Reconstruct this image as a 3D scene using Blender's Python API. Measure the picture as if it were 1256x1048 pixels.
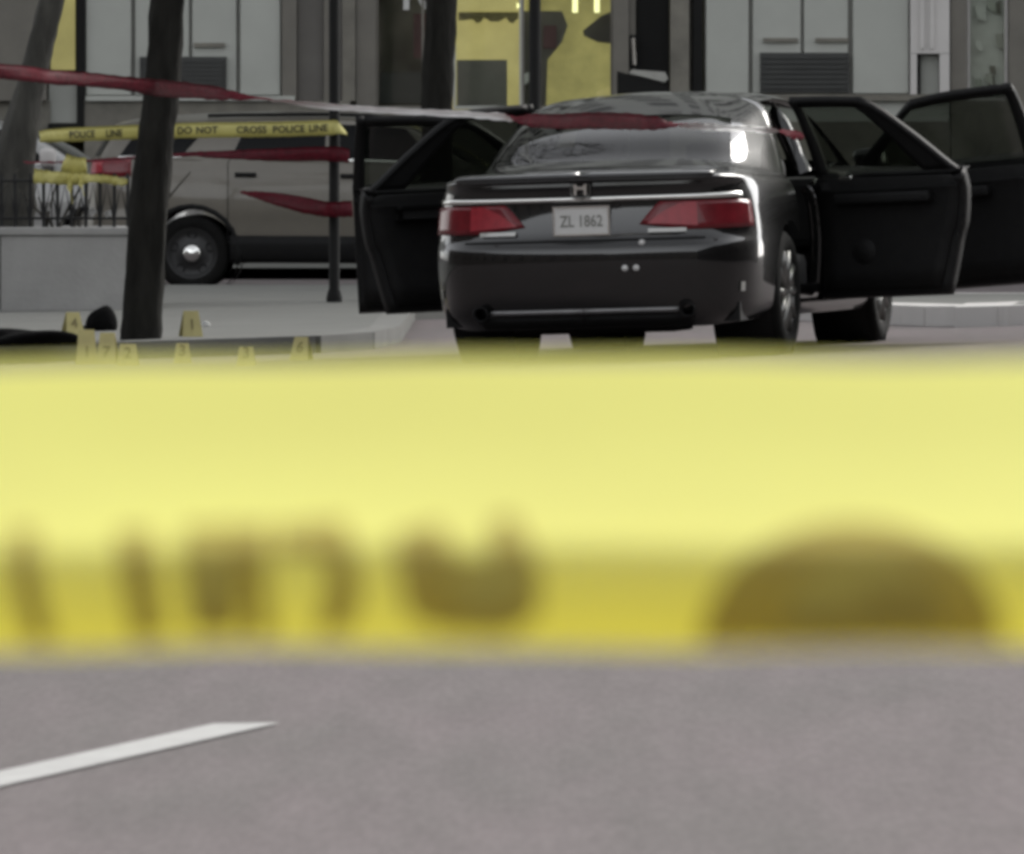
import bpy, bmesh, math, random
import numpy as np
from mathutils import Vector, Matrix
random.seed(7)
R = math.radians
scene = bpy.context.scene
for o in list(bpy.data.objects):
    bpy.data.objects.remove(o, do_unlink=True)
COL = scene.collection

# ------------------------------------------------------------------ camera
F = 10500.0          # focal length in photograph pixels (1256 wide)
H = 0.95             # camera height
HY = 228.0           # image row of the horizon
cam_d = bpy.data.cameras.new('camera')
cam = bpy.data.objects.new('camera', cam_d)
COL.objects.link(cam)
cam.location = (0, 0, H)
cam.rotation_euler = (R(90), 0, 0)
cam_d.sensor_width = 36
cam_d.lens = F / 1256 * 36
cam_d.shift_y = (HY - 524) / 1256
cam_d.clip_start = 0.1
cam_d.clip_end = 2000
cam_d.dof.use_dof = True
cam_d.dof.focus_distance = 46
cam_d.dof.aperture_fstop = 24
scene.camera = cam

# ------------------------------------------------------------------ world, sun, exposure
SUN_EL, SUN_AZ = 33.0, 42.0      # azimuth measured from +Y towards +X
w = bpy.data.worlds.new('World'); scene.world = w; w.use_nodes = True
nt = w.node_tree; nt.nodes.clear()
sky = nt.nodes.new('ShaderNodeTexSky'); sky.sky_type = 'NISHITA'; sky.sun_disc = False
sky.sun_elevation = R(SUN_EL); sky.sun_rotation = R(SUN_AZ)
sky.dust_density = 1.2; sky.air_density = 1.0; sky.ozone_density = 1.0
hs = nt.nodes.new('ShaderNodeHueSaturation'); hs.inputs['Saturation'].default_value = 0.12
bg = nt.nodes.new('ShaderNodeBackground'); bg.inputs['Strength'].default_value = 0.15
ow = nt.nodes.new('ShaderNodeOutputWorld')
nt.links.new(sky.outputs[0], hs.inputs['Color']); nt.links.new(hs.outputs[0], bg.inputs['Color'])
nt.links.new(bg.outputs[0], ow.inputs['Surface'])
sd = bpy.data.lights.new('sun', 'SUN'); sd.energy = 1.5; sd.angle = R(29); sd.color = (1, 0.96, 0.9)
so = bpy.data.objects.new('sun', sd); COL.objects.link(so)
to_sun = Vector((math.cos(R(SUN_EL)) * math.sin(R(SUN_AZ)), math.cos(R(SUN_EL)) * math.cos(R(SUN_AZ)), math.sin(R(SUN_EL))))
so.rotation_euler = to_sun.to_track_quat('Z', 'Y').to_euler()
so.location = (20, 40, 40)
scene.view_settings.view_transform = 'Standard'; scene.view_settings.look = 'None'
scene.view_settings.gamma = 1; scene.view_settings.use_curve_mapping = False
scene.view_settings.exposure = 1.36
scene.render.engine = 'CYCLES'
scene.cycles.filter_width = 3.8

def P(px, py, d):
    return Vector(((px - 628) / F * d, d, H + (HY - py) / F * d))

# ------------------------------------------------------------------ materials
def mat(name, col, rough=0.6, metal=0.0, noise=0.0, nscale=8.0, col2=None, bump=0.0, bscale=60.0, coat=0.0,
        emit=0.0, spec=0.5, detail=6.0, stretch=None):
    if emit == 0 and metal < 0.9: col = tuple(c * 0.77 for c in col)
    m = bpy.data.materials.new(name); m.use_nodes = True
    n = m.node_tree; b = n.nodes['Principled BSDF']
    b.inputs['Roughness'].default_value = rough; b.inputs['Metallic'].default_value = metal
    b.inputs['Coat Weight'].default_value = coat; b.inputs['Coat Roughness'].default_value = 0.05
    b.inputs['Specular IOR Level'].default_value = spec
    b.inputs['Base Color'].default_value = (*col, 1)
    tc = n.nodes.new('ShaderNodeTexCoord'); mp = n.nodes.new('ShaderNodeMapping')
    n.links.new(tc.outputs['Object'], mp.inputs['Vector'])
    if stretch: mp.inputs['Scale'].default_value = stretch
    if noise > 0 or col2:
        t = n.nodes.new('ShaderNodeTexNoise'); t.inputs['Scale'].default_value = nscale; t.inputs['Detail'].default_value = detail
        t.inputs['Roughness'].default_value = 0.65
        n.links.new(mp.outputs[0], t.inputs['Vector'])
        r = n.nodes.new('ShaderNodeValToRGB'); r.color_ramp.elements[0].position = 0.3; r.color_ramp.elements[1].position = 0.72
        c2 = col2 if col2 else tuple(min(1, c * (1 + noise)) for c in col)
        c1 = col if col2 else tuple(c * (1 - noise) for c in col)
        r.color_ramp.elements[0].color = (*c1, 1); r.color_ramp.elements[1].color = (*c2, 1)
        n.links.new(t.outputs['Fac'], r.inputs['Fac']); n.links.new(r.outputs['Color'], b.inputs['Base Color'])
    if bump > 0:
        t2 = n.nodes.new('ShaderNodeTexNoise'); t2.inputs['Scale'].default_value = bscale; t2.inputs['Detail'].default_value = 4
        n.links.new(mp.outputs[0], t2.inputs['Vector'])
        bp = n.nodes.new('ShaderNodeBump'); bp.inputs['Strength'].default_value = bump; bp.inputs['Distance'].default_value = 0.02
        n.links.new(t2.outputs['Fac'], bp.inputs['Height']); n.links.new(bp.outputs[0], b.inputs['Normal'])
    if emit > 0:
        b.inputs['Emission Color'].default_value = (*col, 1)
        if noise > 0: n.links.new(r.outputs['Color'], b.inputs['Emission Color'])
        b.inputs['Emission Strength'].default_value = emit
    return m

def glass_mat(name, tint, refl_rough=0.02, refl=0.95):
    m = bpy.data.materials.new(name); m.use_nodes = True
    n = m.node_tree; n.nodes.clear()
    o = n.nodes.new('ShaderNodeOutputMaterial'); mx = n.nodes.new('ShaderNodeMixShader')
    tr = n.nodes.new('ShaderNodeBsdfTransparent'); tr.inputs[0].default_value = (*tint, 1)
    gl = n.nodes.new('ShaderNodeBsdfGlossy'); gl.inputs['Roughness'].default_value = refl_rough
    gl.inputs['Color'].default_value = (refl, refl, refl, 1)
    ge = n.nodes.new('ShaderNodeNewGeometry'); dp = n.nodes.new('ShaderNodeVectorMath'); dp.operation = 'DOT_PRODUCT'
    n.links.new(ge.outputs['Normal'], dp.inputs[0]); n.links.new(ge.outputs['Incoming'], dp.inputs[1])
    ab = n.nodes.new('ShaderNodeMath'); ab.operation = 'ABSOLUTE'; n.links.new(dp.outputs['Value'], ab.inputs[0])
    iv = n.nodes.new('ShaderNodeMath'); iv.operation = 'SUBTRACT'; iv.inputs[0].default_value = 1; n.links.new(ab.outputs[0], iv.inputs[1])
    pw = n.nodes.new('ShaderNodeMath'); pw.operation = 'POWER'; pw.inputs[1].default_value = 5; n.links.new(iv.outputs[0], pw.inputs[0])
    fr = n.nodes.new('ShaderNodeMath'); fr.operation = 'MULTIPLY_ADD'; fr.inputs[1].default_value = 0.9; fr.inputs[2].default_value = 0.045
    n.links.new(pw.outputs[0], fr.inputs[0])
    n.links.new(fr.outputs[0], mx.inputs[0]); n.links.new(tr.outputs[0], mx.inputs[1]); n.links.new(gl.outputs[0], mx.inputs[2])
    n.links.new(mx.outputs[0], o.inputs['Surface'])
    return m

def tape_mat(name, col, trans_col, tw=0.35, gloss=0.12, grough=0.35, noise=0.06, nscale=6, clear=0.0):
    m = bpy.data.materials.new(name); m.use_nodes = True
    n = m.node_tree; n.nodes.clear()
    o = n.nodes.new('ShaderNodeOutputMaterial')
    d = n.nodes.new('ShaderNodeBsdfDiffuse'); t = n.nodes.new('ShaderNodeBsdfTranslucent'); g = n.nodes.new('ShaderNodeBsdfGlossy')
    tc = n.nodes.new('ShaderNodeTexCoord'); no = n.nodes.new('ShaderNodeTexNoise'); no.inputs['Scale'].default_value = nscale
    n.links.new(tc.outputs['Object'], no.inputs['Vector'])
    r = n.nodes.new('ShaderNodeValToRGB')
    r.color_ramp.elements[0].color = (*[c * (1 - noise) for c in col], 1); r.color_ramp.elements[1].color = (*[min(1, c * (1 + noise)) for c in col], 1)
    r.color_ramp.elements[0].position = 0.3; r.color_ramp.elements[1].position = 0.7
    n.links.new(no.outputs['Fac'], r.inputs[0]); n.links.new(r.outputs[0], d.inputs[0])
    t.inputs[0].default_value = (*trans_col, 1); g.inputs['Roughness'].default_value = grough
    m1 = n.nodes.new('ShaderNodeMixShader'); m1.inputs[0].default_value = tw
    m2 = n.nodes.new('ShaderNodeMixShader'); m2.inputs[0].default_value = gloss
    n.links.new(d.outputs[0], m1.inputs[1]); n.links.new(t.outputs[0], m1.inputs[2])
    n.links.new(m1.outputs[0], m2.inputs[1]); n.links.new(g.outputs[0], m2.inputs[2]); sh = m2.outputs[0]
    if clear > 0:
        tp_ = n.nodes.new('ShaderNodeBsdfTransparent'); m3 = n.nodes.new('ShaderNodeMixShader'); m3.inputs[0].default_value = clear
        n.links.new(sh, m3.inputs[1]); n.links.new(tp_.outputs[0], m3.inputs[2]); sh = m3.outputs[0]
    n.links.new(sh, o.inputs['Surface'])
    return m

def asphalt_mat():
    m = bpy.data.materials.new('asphalt'); m.use_nodes = True
    n = m.node_tree; b = n.nodes['Principled BSDF']; b.inputs['Roughness'].default_value = 0.9
    b.inputs['Specular IOR Level'].default_value = 0.05
    tc = n.nodes.new('ShaderNodeTexCoord'); mp = n.nodes.new('ShaderNodeMapping'); mp.inputs['Scale'].default_value = (1, 0.14, 1)
    n.links.new(tc.outputs['Object'], mp.inputs['Vector'])
    def noise(s, d, rough=0.6):
        t = n.nodes.new('ShaderNodeTexNoise'); t.inputs['Scale'].default_value = s; t.inputs['Detail'].default_value = d
        t.inputs['Roughness'].default_value = rough
        n.links.new(mp.outputs[0], t.inputs['Vector']); return t
    a = noise(2.2, 4); c = noise(9, 4); e = noise(70, 3)
    r = n.nodes.new('ShaderNodeValToRGB')
    r.color_ramp.elements[0].position = 0.34; r.color_ramp.elements[0].color = (0.124, 0.114, 0.111, 1)
    r.color_ramp.elements[1].position = 0.7; r.color_ramp.elements[1].color = (0.144, 0.125, 0.126, 1)
    n.links.new(a.outputs['Fac'], r.inputs[0])
    def mul(prev, t, lo, hi):
        mr = n.nodes.new('ShaderNodeMapRange'); mr.inputs['From Min'].default_value = 0.3; mr.inputs['From Max'].default_value = 0.7
        mr.inputs['To Min'].default_value = lo; mr.inputs['To Max'].default_value = hi
        n.links.new(t.outputs['Fac'], mr.inputs['Value'])
        v = n.nodes.new('ShaderNodeVectorMath'); v.operation = 'SCALE'
        n.links.new(prev, v.inputs[0]); n.links.new(mr.outputs[0], v.inputs['Scale']); return v.outputs[0]
    o = mul(r.outputs[0], c, 0.93, 1.06); o = mul(o, e, 0.9, 1.1)
    n.links.new(o, b.inputs['Base Color'])
    bp = n.nodes.new('ShaderNodeBump'); bp.inputs['Strength'].default_value = 0.3; bp.inputs['Distance'].default_value = 0.004
    n.links.new(e.outputs['Fac'], bp.inputs['Height']); n.links.new(bp.outputs[0], b.inputs['Normal'])
    return m

M = dict(
    asphalt=asphalt_mat(),
    concrete=mat('pavement_concrete', (0.122, 0.124, 0.112), 0.9, noise=0.14, nscale=1.4, bump=0.2, bscale=40),
    kerb=mat('kerb_stone', (0.15, 0.15, 0.138), 0.85, noise=0.15, nscale=3, bump=0.2),
    planter=mat('planter_concrete', (0.36, 0.355, 0.34), 0.9, noise=0.12, nscale=2.5, bump=0.2, bscale=30),
    soil=mat('soil', (0.05, 0.04, 0.03), 1, noise=0.4, nscale=12, bump=1),
    line=mat('road_paint', (0.42, 0.415, 0.40), 0.7, noise=0.12, nscale=14),
    paint=mat('black_car_paint', (0.0035, 0.0035, 0.0035), 0.35, coat=1.0, spec=0.08, noise=0.2, nscale=30),
    trim=mat('black_plastic', (0.009, 0.009, 0.009), 0.6, spec=0.15, noise=0.2, nscale=20),
    rubber=mat('tyre_rubber', (0.009, 0.009, 0.0085), 0.85, spec=0.12, noise=0.25, nscale=15),
    alloy=mat('alloy', (0.22, 0.22, 0.21), 0.35, 0.8, noise=0.2, nscale=9),
    steelwheel=mat('black_steel_wheel', (0.012, 0.012, 0.012), 0.5, noise=0.2, nscale=9),
    chrome=mat('chrome', (0.75, 0.75, 0.72), 0.16, 1.0, noise=0.05, nscale=9),
    red=mat('red_lens', (0.15, 0.008, 0.014), 0.25, coat=0.25, spec=0.3, noise=0.25, nscale=14),
    redhi=mat('red_reflector', (0.32, 0.022, 0.034), 0.3, coat=0.2, spec=0.3, noise=0.2, nscale=30),
    clear=mat('clear_lens', (0.45, 0.45, 0.42), 0.2, coat=1, noise=0.1, nscale=20),
    plate=mat('plate_paint', (0.62, 0.62, 0.60), 0.45, noise=0.08, nscale=10),
    plateink=mat('plate_ink', (0.2, 0.2, 0.18), 0.5, noise=0.1),
    seat=mat('dark_seat_fabric', (0.02, 0.02, 0.02), 0.85, noise=0.2, nscale=20),
    glass=glass_mat('car_glass', (0.66, 0.68, 0.64)),
    doorglass=glass_mat('door_glass', (0.42, 0.44, 0.41)), rearglass=glass_mat('rear_glass', (0.2, 0.21, 0.19), 0.03, 0.6), glassdark=glass_mat('tinted_glass', (0.06, 0.065, 0.06)),
    shopglass=glass_mat('shop_glass', (0.93, 0.95, 0.92)),
    suv=mat('taupe_car_paint', (0.118, 0.106, 0.084), 0.35, 0.3, coat=0.5, noise=0.08, nscale=3),
    silver=mat('silver_car_paint', (0.30, 0.30, 0.29), 0.35, 0.4, coat=0.8, noise=0.08, nscale=3),
    bark=mat('bark', (0.020, 0.0195, 0.017), 0.95, noise=0.5, nscale=10, bump=1.0, bscale=25, stretch=(1, 1, 0.25), spec=0.1),
    bark2=mat('grey_bark', (0.055, 0.053, 0.045), 0.95, noise=0.5, nscale=8, bump=1.0, bscale=25, stretch=(1, 1, 0.25)),
    iron=mat('black_iron', (0.008, 0.008, 0.008), 0.8, noise=0.3, nscale=12),
    marker=mat('yellow_plastic', (0.42, 0.37, 0.14), 0.5, noise=0.1, nscale=10),
    ink=mat('black_ink', (0.03, 0.027, 0.015), 0.6, noise=0.2),
    cloth=mat('black_cloth', (0.005, 0.005, 0.005), 0.95, spec=0.05, noise=0.4, nscale=12, bump=0.6),
    greymat=mat('dark_grey_mat', (0.06, 0.055, 0.055), 0.9, noise=0.3, nscale=9),
    paper=mat('white_paper_and_glint', (0.6, 0.6, 0.58), 0.8, noise=0.06),  # also colours the painted glints and the pane's painted sky reflection
    panel=mat('grey_wall_panel', (0.40, 0.41, 0.375), 0.8, noise=0.06, nscale=1.5, bump=0.05),
    panelw=mat('pale_pier', (0.55, 0.53, 0.51), 0.8, noise=0.06, nscale=2),
    joint=mat('joint_grey', (0.36, 0.36, 0.33), 0.9, noise=0.1),
    granite=mat('brown_granite', (0.15, 0.14, 0.115), 0.6, noise=0.3, nscale=3, bump=0.1),
    brown=mat('bronze_frame', (0.13, 0.12, 0.10), 0.5, noise=0.15, nscale=3),
    black=mat('black_metal', (0.008, 0.008, 0.0075), 0.75, spec=0.2, noise=0.2, nscale=6),
    vent=mat('vent_slat', (0.028, 0.029, 0.027), 0.6, noise=0.2, nscale=6),
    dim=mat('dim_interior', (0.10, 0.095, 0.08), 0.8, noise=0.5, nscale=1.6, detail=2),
    dimred=mat('dim_red', (0.10, 0.035, 0.04), 0.8, noise=0.3, nscale=2),
    board=mat('grey_board', (0.17, 0.16, 0.145), 0.8, noise=0.12, nscale=2),
    lit=mat('lit_yellow_wall', (0.30, 0.26, 0.105), 0.8, emit=0.42, noise=0.16, nscale=1.6),
    lit2=mat('lit_gold_wall', (0.185, 0.165, 0.06), 0.8, emit=0.5, noise=0.35, nscale=1.8),
    lamp=mat('lamp_tube', (0.95, 0.92, 0.45), 0.5, emit=0.6),
    brownink=mat('brown_valance', (0.21, 0.175, 0.07), 0.8, noise=0.3, nscale=14),
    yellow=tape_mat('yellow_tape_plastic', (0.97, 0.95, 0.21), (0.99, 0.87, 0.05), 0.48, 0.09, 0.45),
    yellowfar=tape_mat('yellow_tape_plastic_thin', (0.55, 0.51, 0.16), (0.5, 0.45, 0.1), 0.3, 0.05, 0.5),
    redtape=tape_mat('red_tape_plastic', (0.085, 0.007, 0.014), (0.12, 0.008, 0.016), 0.3, 0.015, 0.4, 0.35, 30, 0.06),
    whitetape=tape_mat('white_tape_back', (0.72, 0.72, 0.70), (0.6, 0.58, 0.58), 0.3, 0.05, 0.4),
    tapeink=tape_mat('tape_ink', (0.44, 0.36, 0.06), (0.46, 0.36, 0.04), 0.4, 0.05, 0.5), tapeink2=tape_mat('faded_tape_ink', (0.60, 0.52, 0.10), (0.62, 0.52, 0.06), 0.4, 0.05, 0.5),
    brick=mat('brick_wall', (0.07, 0.06, 0.055), 0.9, noise=0.2, nscale=0.6),
    darkpane=mat('dark_pane', (0.004, 0.0045, 0.005), 0.15, noise=0.2, spec=0.1),
    galv=mat('galvanised', (0.3, 0.3, 0.3), 0.5, 0.6, noise=0.15),
    twig=mat('twig', (0.06, 0.055, 0.045), 0.9, noise=0.3),
)

M['paint'].node_tree.nodes['Principled BSDF'].inputs['Coat IOR'].default_value = 1.55

# ------------------------------------------------------------------ mesh helpers
def mk(name, verts, faces, m, parent=None, smooth=False, mats=None, midx=None):
    me = bpy.data.meshes.new(name)
    me.from_pydata([tuple(v) for v in verts], [], faces)
    for x in (mats or [m]): me.materials.append(x)
    if midx: me.polygons.foreach_set('material_index', midx)
    if smooth: me.polygons.foreach_set('use_smooth', [True] * len(me.polygons))
    me.update()
    o = bpy.data.objects.new(name, me); COL.objects.link(o)
    if parent: o.parent = parent
    return o

def tag(o, label=None, cat=None, group=None, kind=None):
    if label: o['label'] = label
    if cat: o['category'] = cat
    if group: o['group'] = group
    if kind: o['kind'] = kind
    return o

def thing(name, label, cat, loc=(0, 0, 0), rz=0, group=None):
    o = bpy.data.objects.new(name, None); COL.objects.link(o); o.empty_display_size = 0.2
    o.location = loc; o.rotation_euler = (0, 0, rz)
    return tag(o, label, cat, group)

class MB:
    def __init__(s): s.v = []; s.f = []
    def add(s, v, f):
        b = len(s.v); s.v += [Vector(p) for p in v]; s.f += [tuple(i + b for i in q) for q in f]; return s
    def box(s, x0, x1, y0, y1, z0, z1, bev=0.0):
        if bev <= 0:
            v = [(x, y, z) for z in (z0, z1) for x, y in ((x0, y0), (x1, y0), (x1, y1), (x0, y1))]
            return s.add(v, [(3, 2, 1, 0), (4, 5, 6, 7), (0, 1, 5, 4), (1, 2, 6, 5), (2, 3, 7, 6), (3, 0, 4, 7)])
        bm = bmesh.new(); bmesh.ops.create_cube(bm, size=1)
        for q in bm.verts: q.co = Vector((x0 + (q.co.x + .5) * (x1 - x0), y0 + (q.co.y + .5) * (y1 - y0), z0 + (q.co.z + .5) * (z1 - z0)))
        bmesh.ops.bevel(bm, geom=bm.edges[:], offset=bev, segments=2, affect='EDGES', profile=0.6)
        bm.verts.index_update()
        s.add([q.co.copy() for q in bm.verts], [tuple(q.index for q in fc.verts) for fc in bm.faces]); bm.free(); return s
    def tube(s, pts, rad, n=8, cap=True):
        pts = [Vector(p) for p in pts]; rad = rad if hasattr(rad, '__len__') else [rad] * len(pts)
        b = len(s.v); ref = None
        for i, p in enumerate(pts):
            t = (pts[min(i + 1, len(pts) - 1)] - pts[max(i - 1, 0)]).normalized()
            if ref is None: ref = t.orthogonal().normalized()
            a = (ref - t * ref.dot(t)).normalized(); c = t.cross(a); ref = a
            for k in range(n):
                q = 2 * math.pi * k / n; s.v.append(p + (a * math.cos(q) + c * math.sin(q)) * rad[i])
        for i in range(len(pts) - 1):
            for k in range(n):
                s.f.append((b + i * n + k, b + i * n + (k + 1) % n, b + (i + 1) * n + (k + 1) % n, b + (i + 1) * n + k))
        if cap:
            s.f.append(tuple(b + k for k in range(n))[::-1]); s.f.append(tuple(b + (len(pts) - 1) * n + k for k in range(n)))
        return s
    def lathe(s, prof, n=28, axis='x', c=(0, 0, 0)):      # prof = [(r, t)]
        b = len(s.v); c = Vector(c)
        for r, t in prof:
            for k in range(n):
                q = 2 * math.pi * k / n; a, d = r * math.cos(q), r * math.sin(q)
                s.v.append(c + (Vector((t, a, d)) if axis == 'x' else Vector((a, d, t)) if axis == 'z' else Vector((d, t, a))))
        for i in range(len(prof) - 1):
            for k in range(n):
                s.f.append((b + i * n + k, b + i * n + (k + 1) % n, b + (i + 1) * n + (k + 1) % n, b + (i + 1) * n + k))
        return s
    def prism(s, poly, y0, y1):                              # poly in (x, z), extruded along y
        n = len(poly); v = [(x, y0, z) for x, z in poly] + [(x, y1, z) for x, z in poly]
        return s.add(v, [tuple(range(n)), tuple(range(2 * n - 1, n - 1, -1))] + [((i + 1) % n, i, i + n, (i + 1) % n + n) for i in range(n)])
    def mirror(s):
        for p in s.v: p.x = -p.x
        s.f = [q[::-1] for q in s.f]; return s
    def shift(s, d):
        d = Vector(d)
        for p in s.v: p += d
        return s
    def build(s, name, m, parent=None, smooth=False, fix=True):
        o = mk(name, s.v, s.f, m, parent, smooth)
        if fix:
            bm = bmesh.new(); bm.from_mesh(o.data); bmesh.ops.recalc_face_normals(bm, faces=bm.faces[:]); bm.to_mesh(o.data); bm.free()
            if smooth:
                o.data.polygons.foreach_set('use_smooth', [True] * len(o.data.polygons))
        return o

def text_mesh(body, size):
    cu = bpy.data.curves.new('t', 'FONT'); cu.body = body; cu.size = size; cu.align_x = 'CENTER'; cu.resolution_u = 3
    cu.offset = size * 0.02
    ob = bpy.data.objects.new('t', cu); COL.objects.link(ob); bpy.context.view_layer.update()
    me = bpy.data.meshes.new_from_object(ob.evaluated_get(bpy.context.evaluated_depsgraph_get()))
    v = [q.co.copy() for q in me.vertices]; f = [tuple(p.vertices) for p in me.polygons]
    bpy.data.objects.remove(ob); bpy.data.curves.remove(cu); bpy.data.meshes.remove(me)
    return v, f

def copy_tree(o, parent=None):
    c = o.copy(); COL.objects.link(c); c.parent = parent
    for ch in list(o.children): copy_tree(ch, c)
    return c

def cr(p0, p1, p2, p3, t):
    return 0.5 * ((2 * p1) + (-p0 + p2) * t + (2 * p0 - 5 * p1 + 4 * p2 - p3) * t * t + (-p0 + 3 * p1 - 3 * p2 + p3) * t ** 3)

def spline(pts, n):
    pts = [np.array(p, float) for p in pts]; out = []
    ext = [2 * pts[0] - pts[1]] + pts + [2 * pts[-1] - pts[-2]]
    for i in range(len(pts) - 1):
        for k in range(n): out.append(cr(*ext[i:i + 4], k / n))
    out.append(pts[-1]); return out

# ------------------------------------------------------------------ ground
SLOPE = 0.03
def gz(x, y):
    t = min(1, max(0, (y - 52) / 14)); wy = 1 - t * t * (3 - 2 * t)
    return SLOPE * 12 * math.tanh(x / 12) * wy

def sheet(name, xs, ys, zoff, m, keep=None):
    v = [(x, y, gz(x, y) + zoff) for y in ys for x in xs]; nx = len(xs); f = []
    for j in range(len(ys) - 1):
        for i in range(nx - 1): f.append((j * nx + i, j * nx + i + 1, (j + 1) * nx + i + 1, (j + 1) * nx + i))
    return mk(name, v, f, m, smooth=True)

xs = [-300, -120, -60, -40, -30] + [i * 1.0 for i in range(-24, 25)] + [30, 40, 60, 120, 300]
ys = [-300, -120, -60, -30] + [i * 2.0 for i in range(-10, 60)] + [150, 300, 800]
tag(sheet('road', xs, ys, 0, M['asphalt']), 'weathered grey asphalt road with a mauve cast', None, kind='structure')

# dashed white lane line
def ground_strip(name, pts, hw, m, z=0.004):
    v = []; f = []
    for i, (x, y) in enumerate(pts):
        a = Vector(pts[max(i - 1, 0)]); b = Vector(pts[min(i + 1, len(pts) - 1)]); t = (b - a).normalized(); nn = Vector((t.y, -t.x))
        for sgn in (-1, 1):
            q = Vector((x, y)) + nn * hw * sgn; v.append((q.x, q.y, gz(q.x, q.y) + z))
        if i: f.append((2 * i - 2, 2 * i - 1, 2 * i + 1, 2 * i))
    return mk(name, v, f, m)
LD = Vector((math.sin(R(16.0)), math.cos(R(16.0))))
e0 = Vector((-0.474, 15.30))
tag(ground_strip('lane_line', [tuple(e0 - LD * t) for t in (0, 1, 2, 3, 4)][::-1], 0.062, M['line']), 'white painted lane dash on the asphalt', None, kind='structure')
for k, t in ((1, -9.2), (2, -18.4)):
    pass

# raised pavement with kerbs: kerb stones are separate pieces along the near edge
def raised(name, outline, h, m, kerbm, label, stone=1.2, kw=0.16):
    n = len(outline)
    bm = bmesh.new()
    vs = [bm.verts.new((x, y, 0)) for x, y in outline]; bm.faces.new(vs)
    bmesh.ops.triangulate(bm, faces=bm.faces[:])
    for _ in range(4):
        bmesh.ops.subdivide_edges(bm, edges=[e for e in bm.edges if e.calc_length() > 3], cuts=1, use_grid_fill=True)
    bmesh.ops.triangulate(bm, faces=bm.faces[:])
    bm.verts.index_update()
    v = [(q.co.x, q.co.y, gz(q.co.x, q.co.y) + h) for q in bm.verts]; f = [tuple(q.index for q in fc.verts) for fc in bm.faces]; bm.free()
    me = mk(name, v, f, m)
    b2 = bmesh.new(); b2.from_mesh(me.data); bmesh.ops.recalc_face_normals(b2, faces=b2.faces[:])
    for fc in b2.faces:
        if fc.normal.z < 0: fc.normal_flip()
    b2.to_mesh(me.data); b2.free()
    tag(me, label, None, kind='structure')
    for i in range(n):
        a = Vector(outline[i]); b = Vector(outline[(i + 1) % n]); L = (b - a).length
        if max(abs(a.x), abs(b.x)) > 28 and L > 30: continue
        t = (b - a) / L; nn = Vector((t.y, -t.x)); k = max(1, round(L / stone))
        for q in range(k):
            p0 = a + t * (L * q / k + 0.005); p1 = a + t * (L * (q + 1) / k - 0.005)
            if abs(p0.x) > 12: continue
            mb = MB(); vv = []
            for z in (-0.2, h + 0.004):
                for p, o in ((p0, 0.03), (p1, 0.03), (p1, -kw), (p0, -kw)):
                    c = p + nn * o; vv.append((c.x, c.y, gz(c.x, c.y) + z))
            mb.add(vv, [(3, 2, 1, 0), (4, 5, 6, 7), (0, 1, 5, 4), (1, 2, 6, 5), (2, 3, 7, 6), (3, 0, 4, 7)])
            mb.build('kerb_stone', kerbm, me)
    return me
island = raised('pavement', [(-40, 48.2), (-12, 49.6), (-3.4, 50.0), (-1.15, 50.3), (-0.85, 51.0), (-0.72, 53), (-0.72, 61.0), (0.9, 63.5), (1.0, 70.5), (0.2, 72.8), (-1.5, 73.4), (-40, 73.4)],
                0.10, M['concrete'], M['kerb'], 'grey concrete pavement with stone kerb between the two roads')
far_pave = raised('pavement', [(-40, 86.5), (40, 86.5), (40, 97), (-40, 97)], 0.12, M['concrete'], M['kerb'], 'concrete pavement along the foot of the grey building')
# pale kerb island with a tapering nose on the right
nose = raised('traffic_island', [(1.95, 58.5), (2.6, 53.4), (3.02, 52.6), (3.2, 54.6), (8, 56), (14, 57), (14, 66), (2.4, 66)], 0.12, M['concrete'], M['panelw'], 'low concrete traffic island with pale kerb', stone=0.9, kw=0.3)

# ------------------------------------------------------------------ building facade behind
FD = 95.0
def fx(px): return (px - 628) / F * FD
def fz(py): return H + (HY - py) / F * FD
bld = thing('commercial_building', 'grey panelled building with lit shop windows across the street', 'building', (0, FD, 0))
def bpart(name, px0, px1, py0, py1, dep0, dep1, m, parent=None, bev=0.0):
    mb = MB().box(fx(px0), fx(px1), dep0, dep1, fz(py1), fz(py0), bev)
    return mb.build(name, m, parent or bld)
TOPY = -260   # top row of the ground floor, above the frame
bpart('wall', -3600, 4800, -3600, TOPY, -0.05, 0.6, M['panel'])
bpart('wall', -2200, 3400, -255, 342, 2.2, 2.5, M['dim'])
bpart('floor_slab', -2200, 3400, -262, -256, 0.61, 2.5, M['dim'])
bpart('wall', -2200, 40, TOPY + 1, 330, 0.1, 0.6, M['brown'])
bpart('wall', 104, 346, TOPY + 1, 330, 0.05, 0.6, M['joint'])
bpart('wall', 864, 1116, TOPY + 1, 330, 0.05, 0.6, M['joint'])
bpart('wall', 1236, 3400, TOPY + 1, 330, 0.1, 0.6, M['brown'])
for a, b in ((-2200, 62), (104, 430), (1166, 3400)):
    bpart('plinth', a, b, 124, 342, -0.10, 0.04, M['granite'])
for a, b in ((430, 770), (822, 863)):
    bpart('plinth', a, b, 135, 342, -0.10, 0.04, M['granite'])
bpart('plinth', 864, 1165, 150, 342, -0.10, 0.04, M['granite'])
bpart('plinth', 866, 1164, 124.5, 149.5, -0.07, 0.04, M['panel'])
bpart('string_course', 866, 1164, 116, 124, -0.16, 0.04, M['granite'])
bpart('string_course', 106, 362, 118, 124, -0.16, 0.04, M['panel'])
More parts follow.
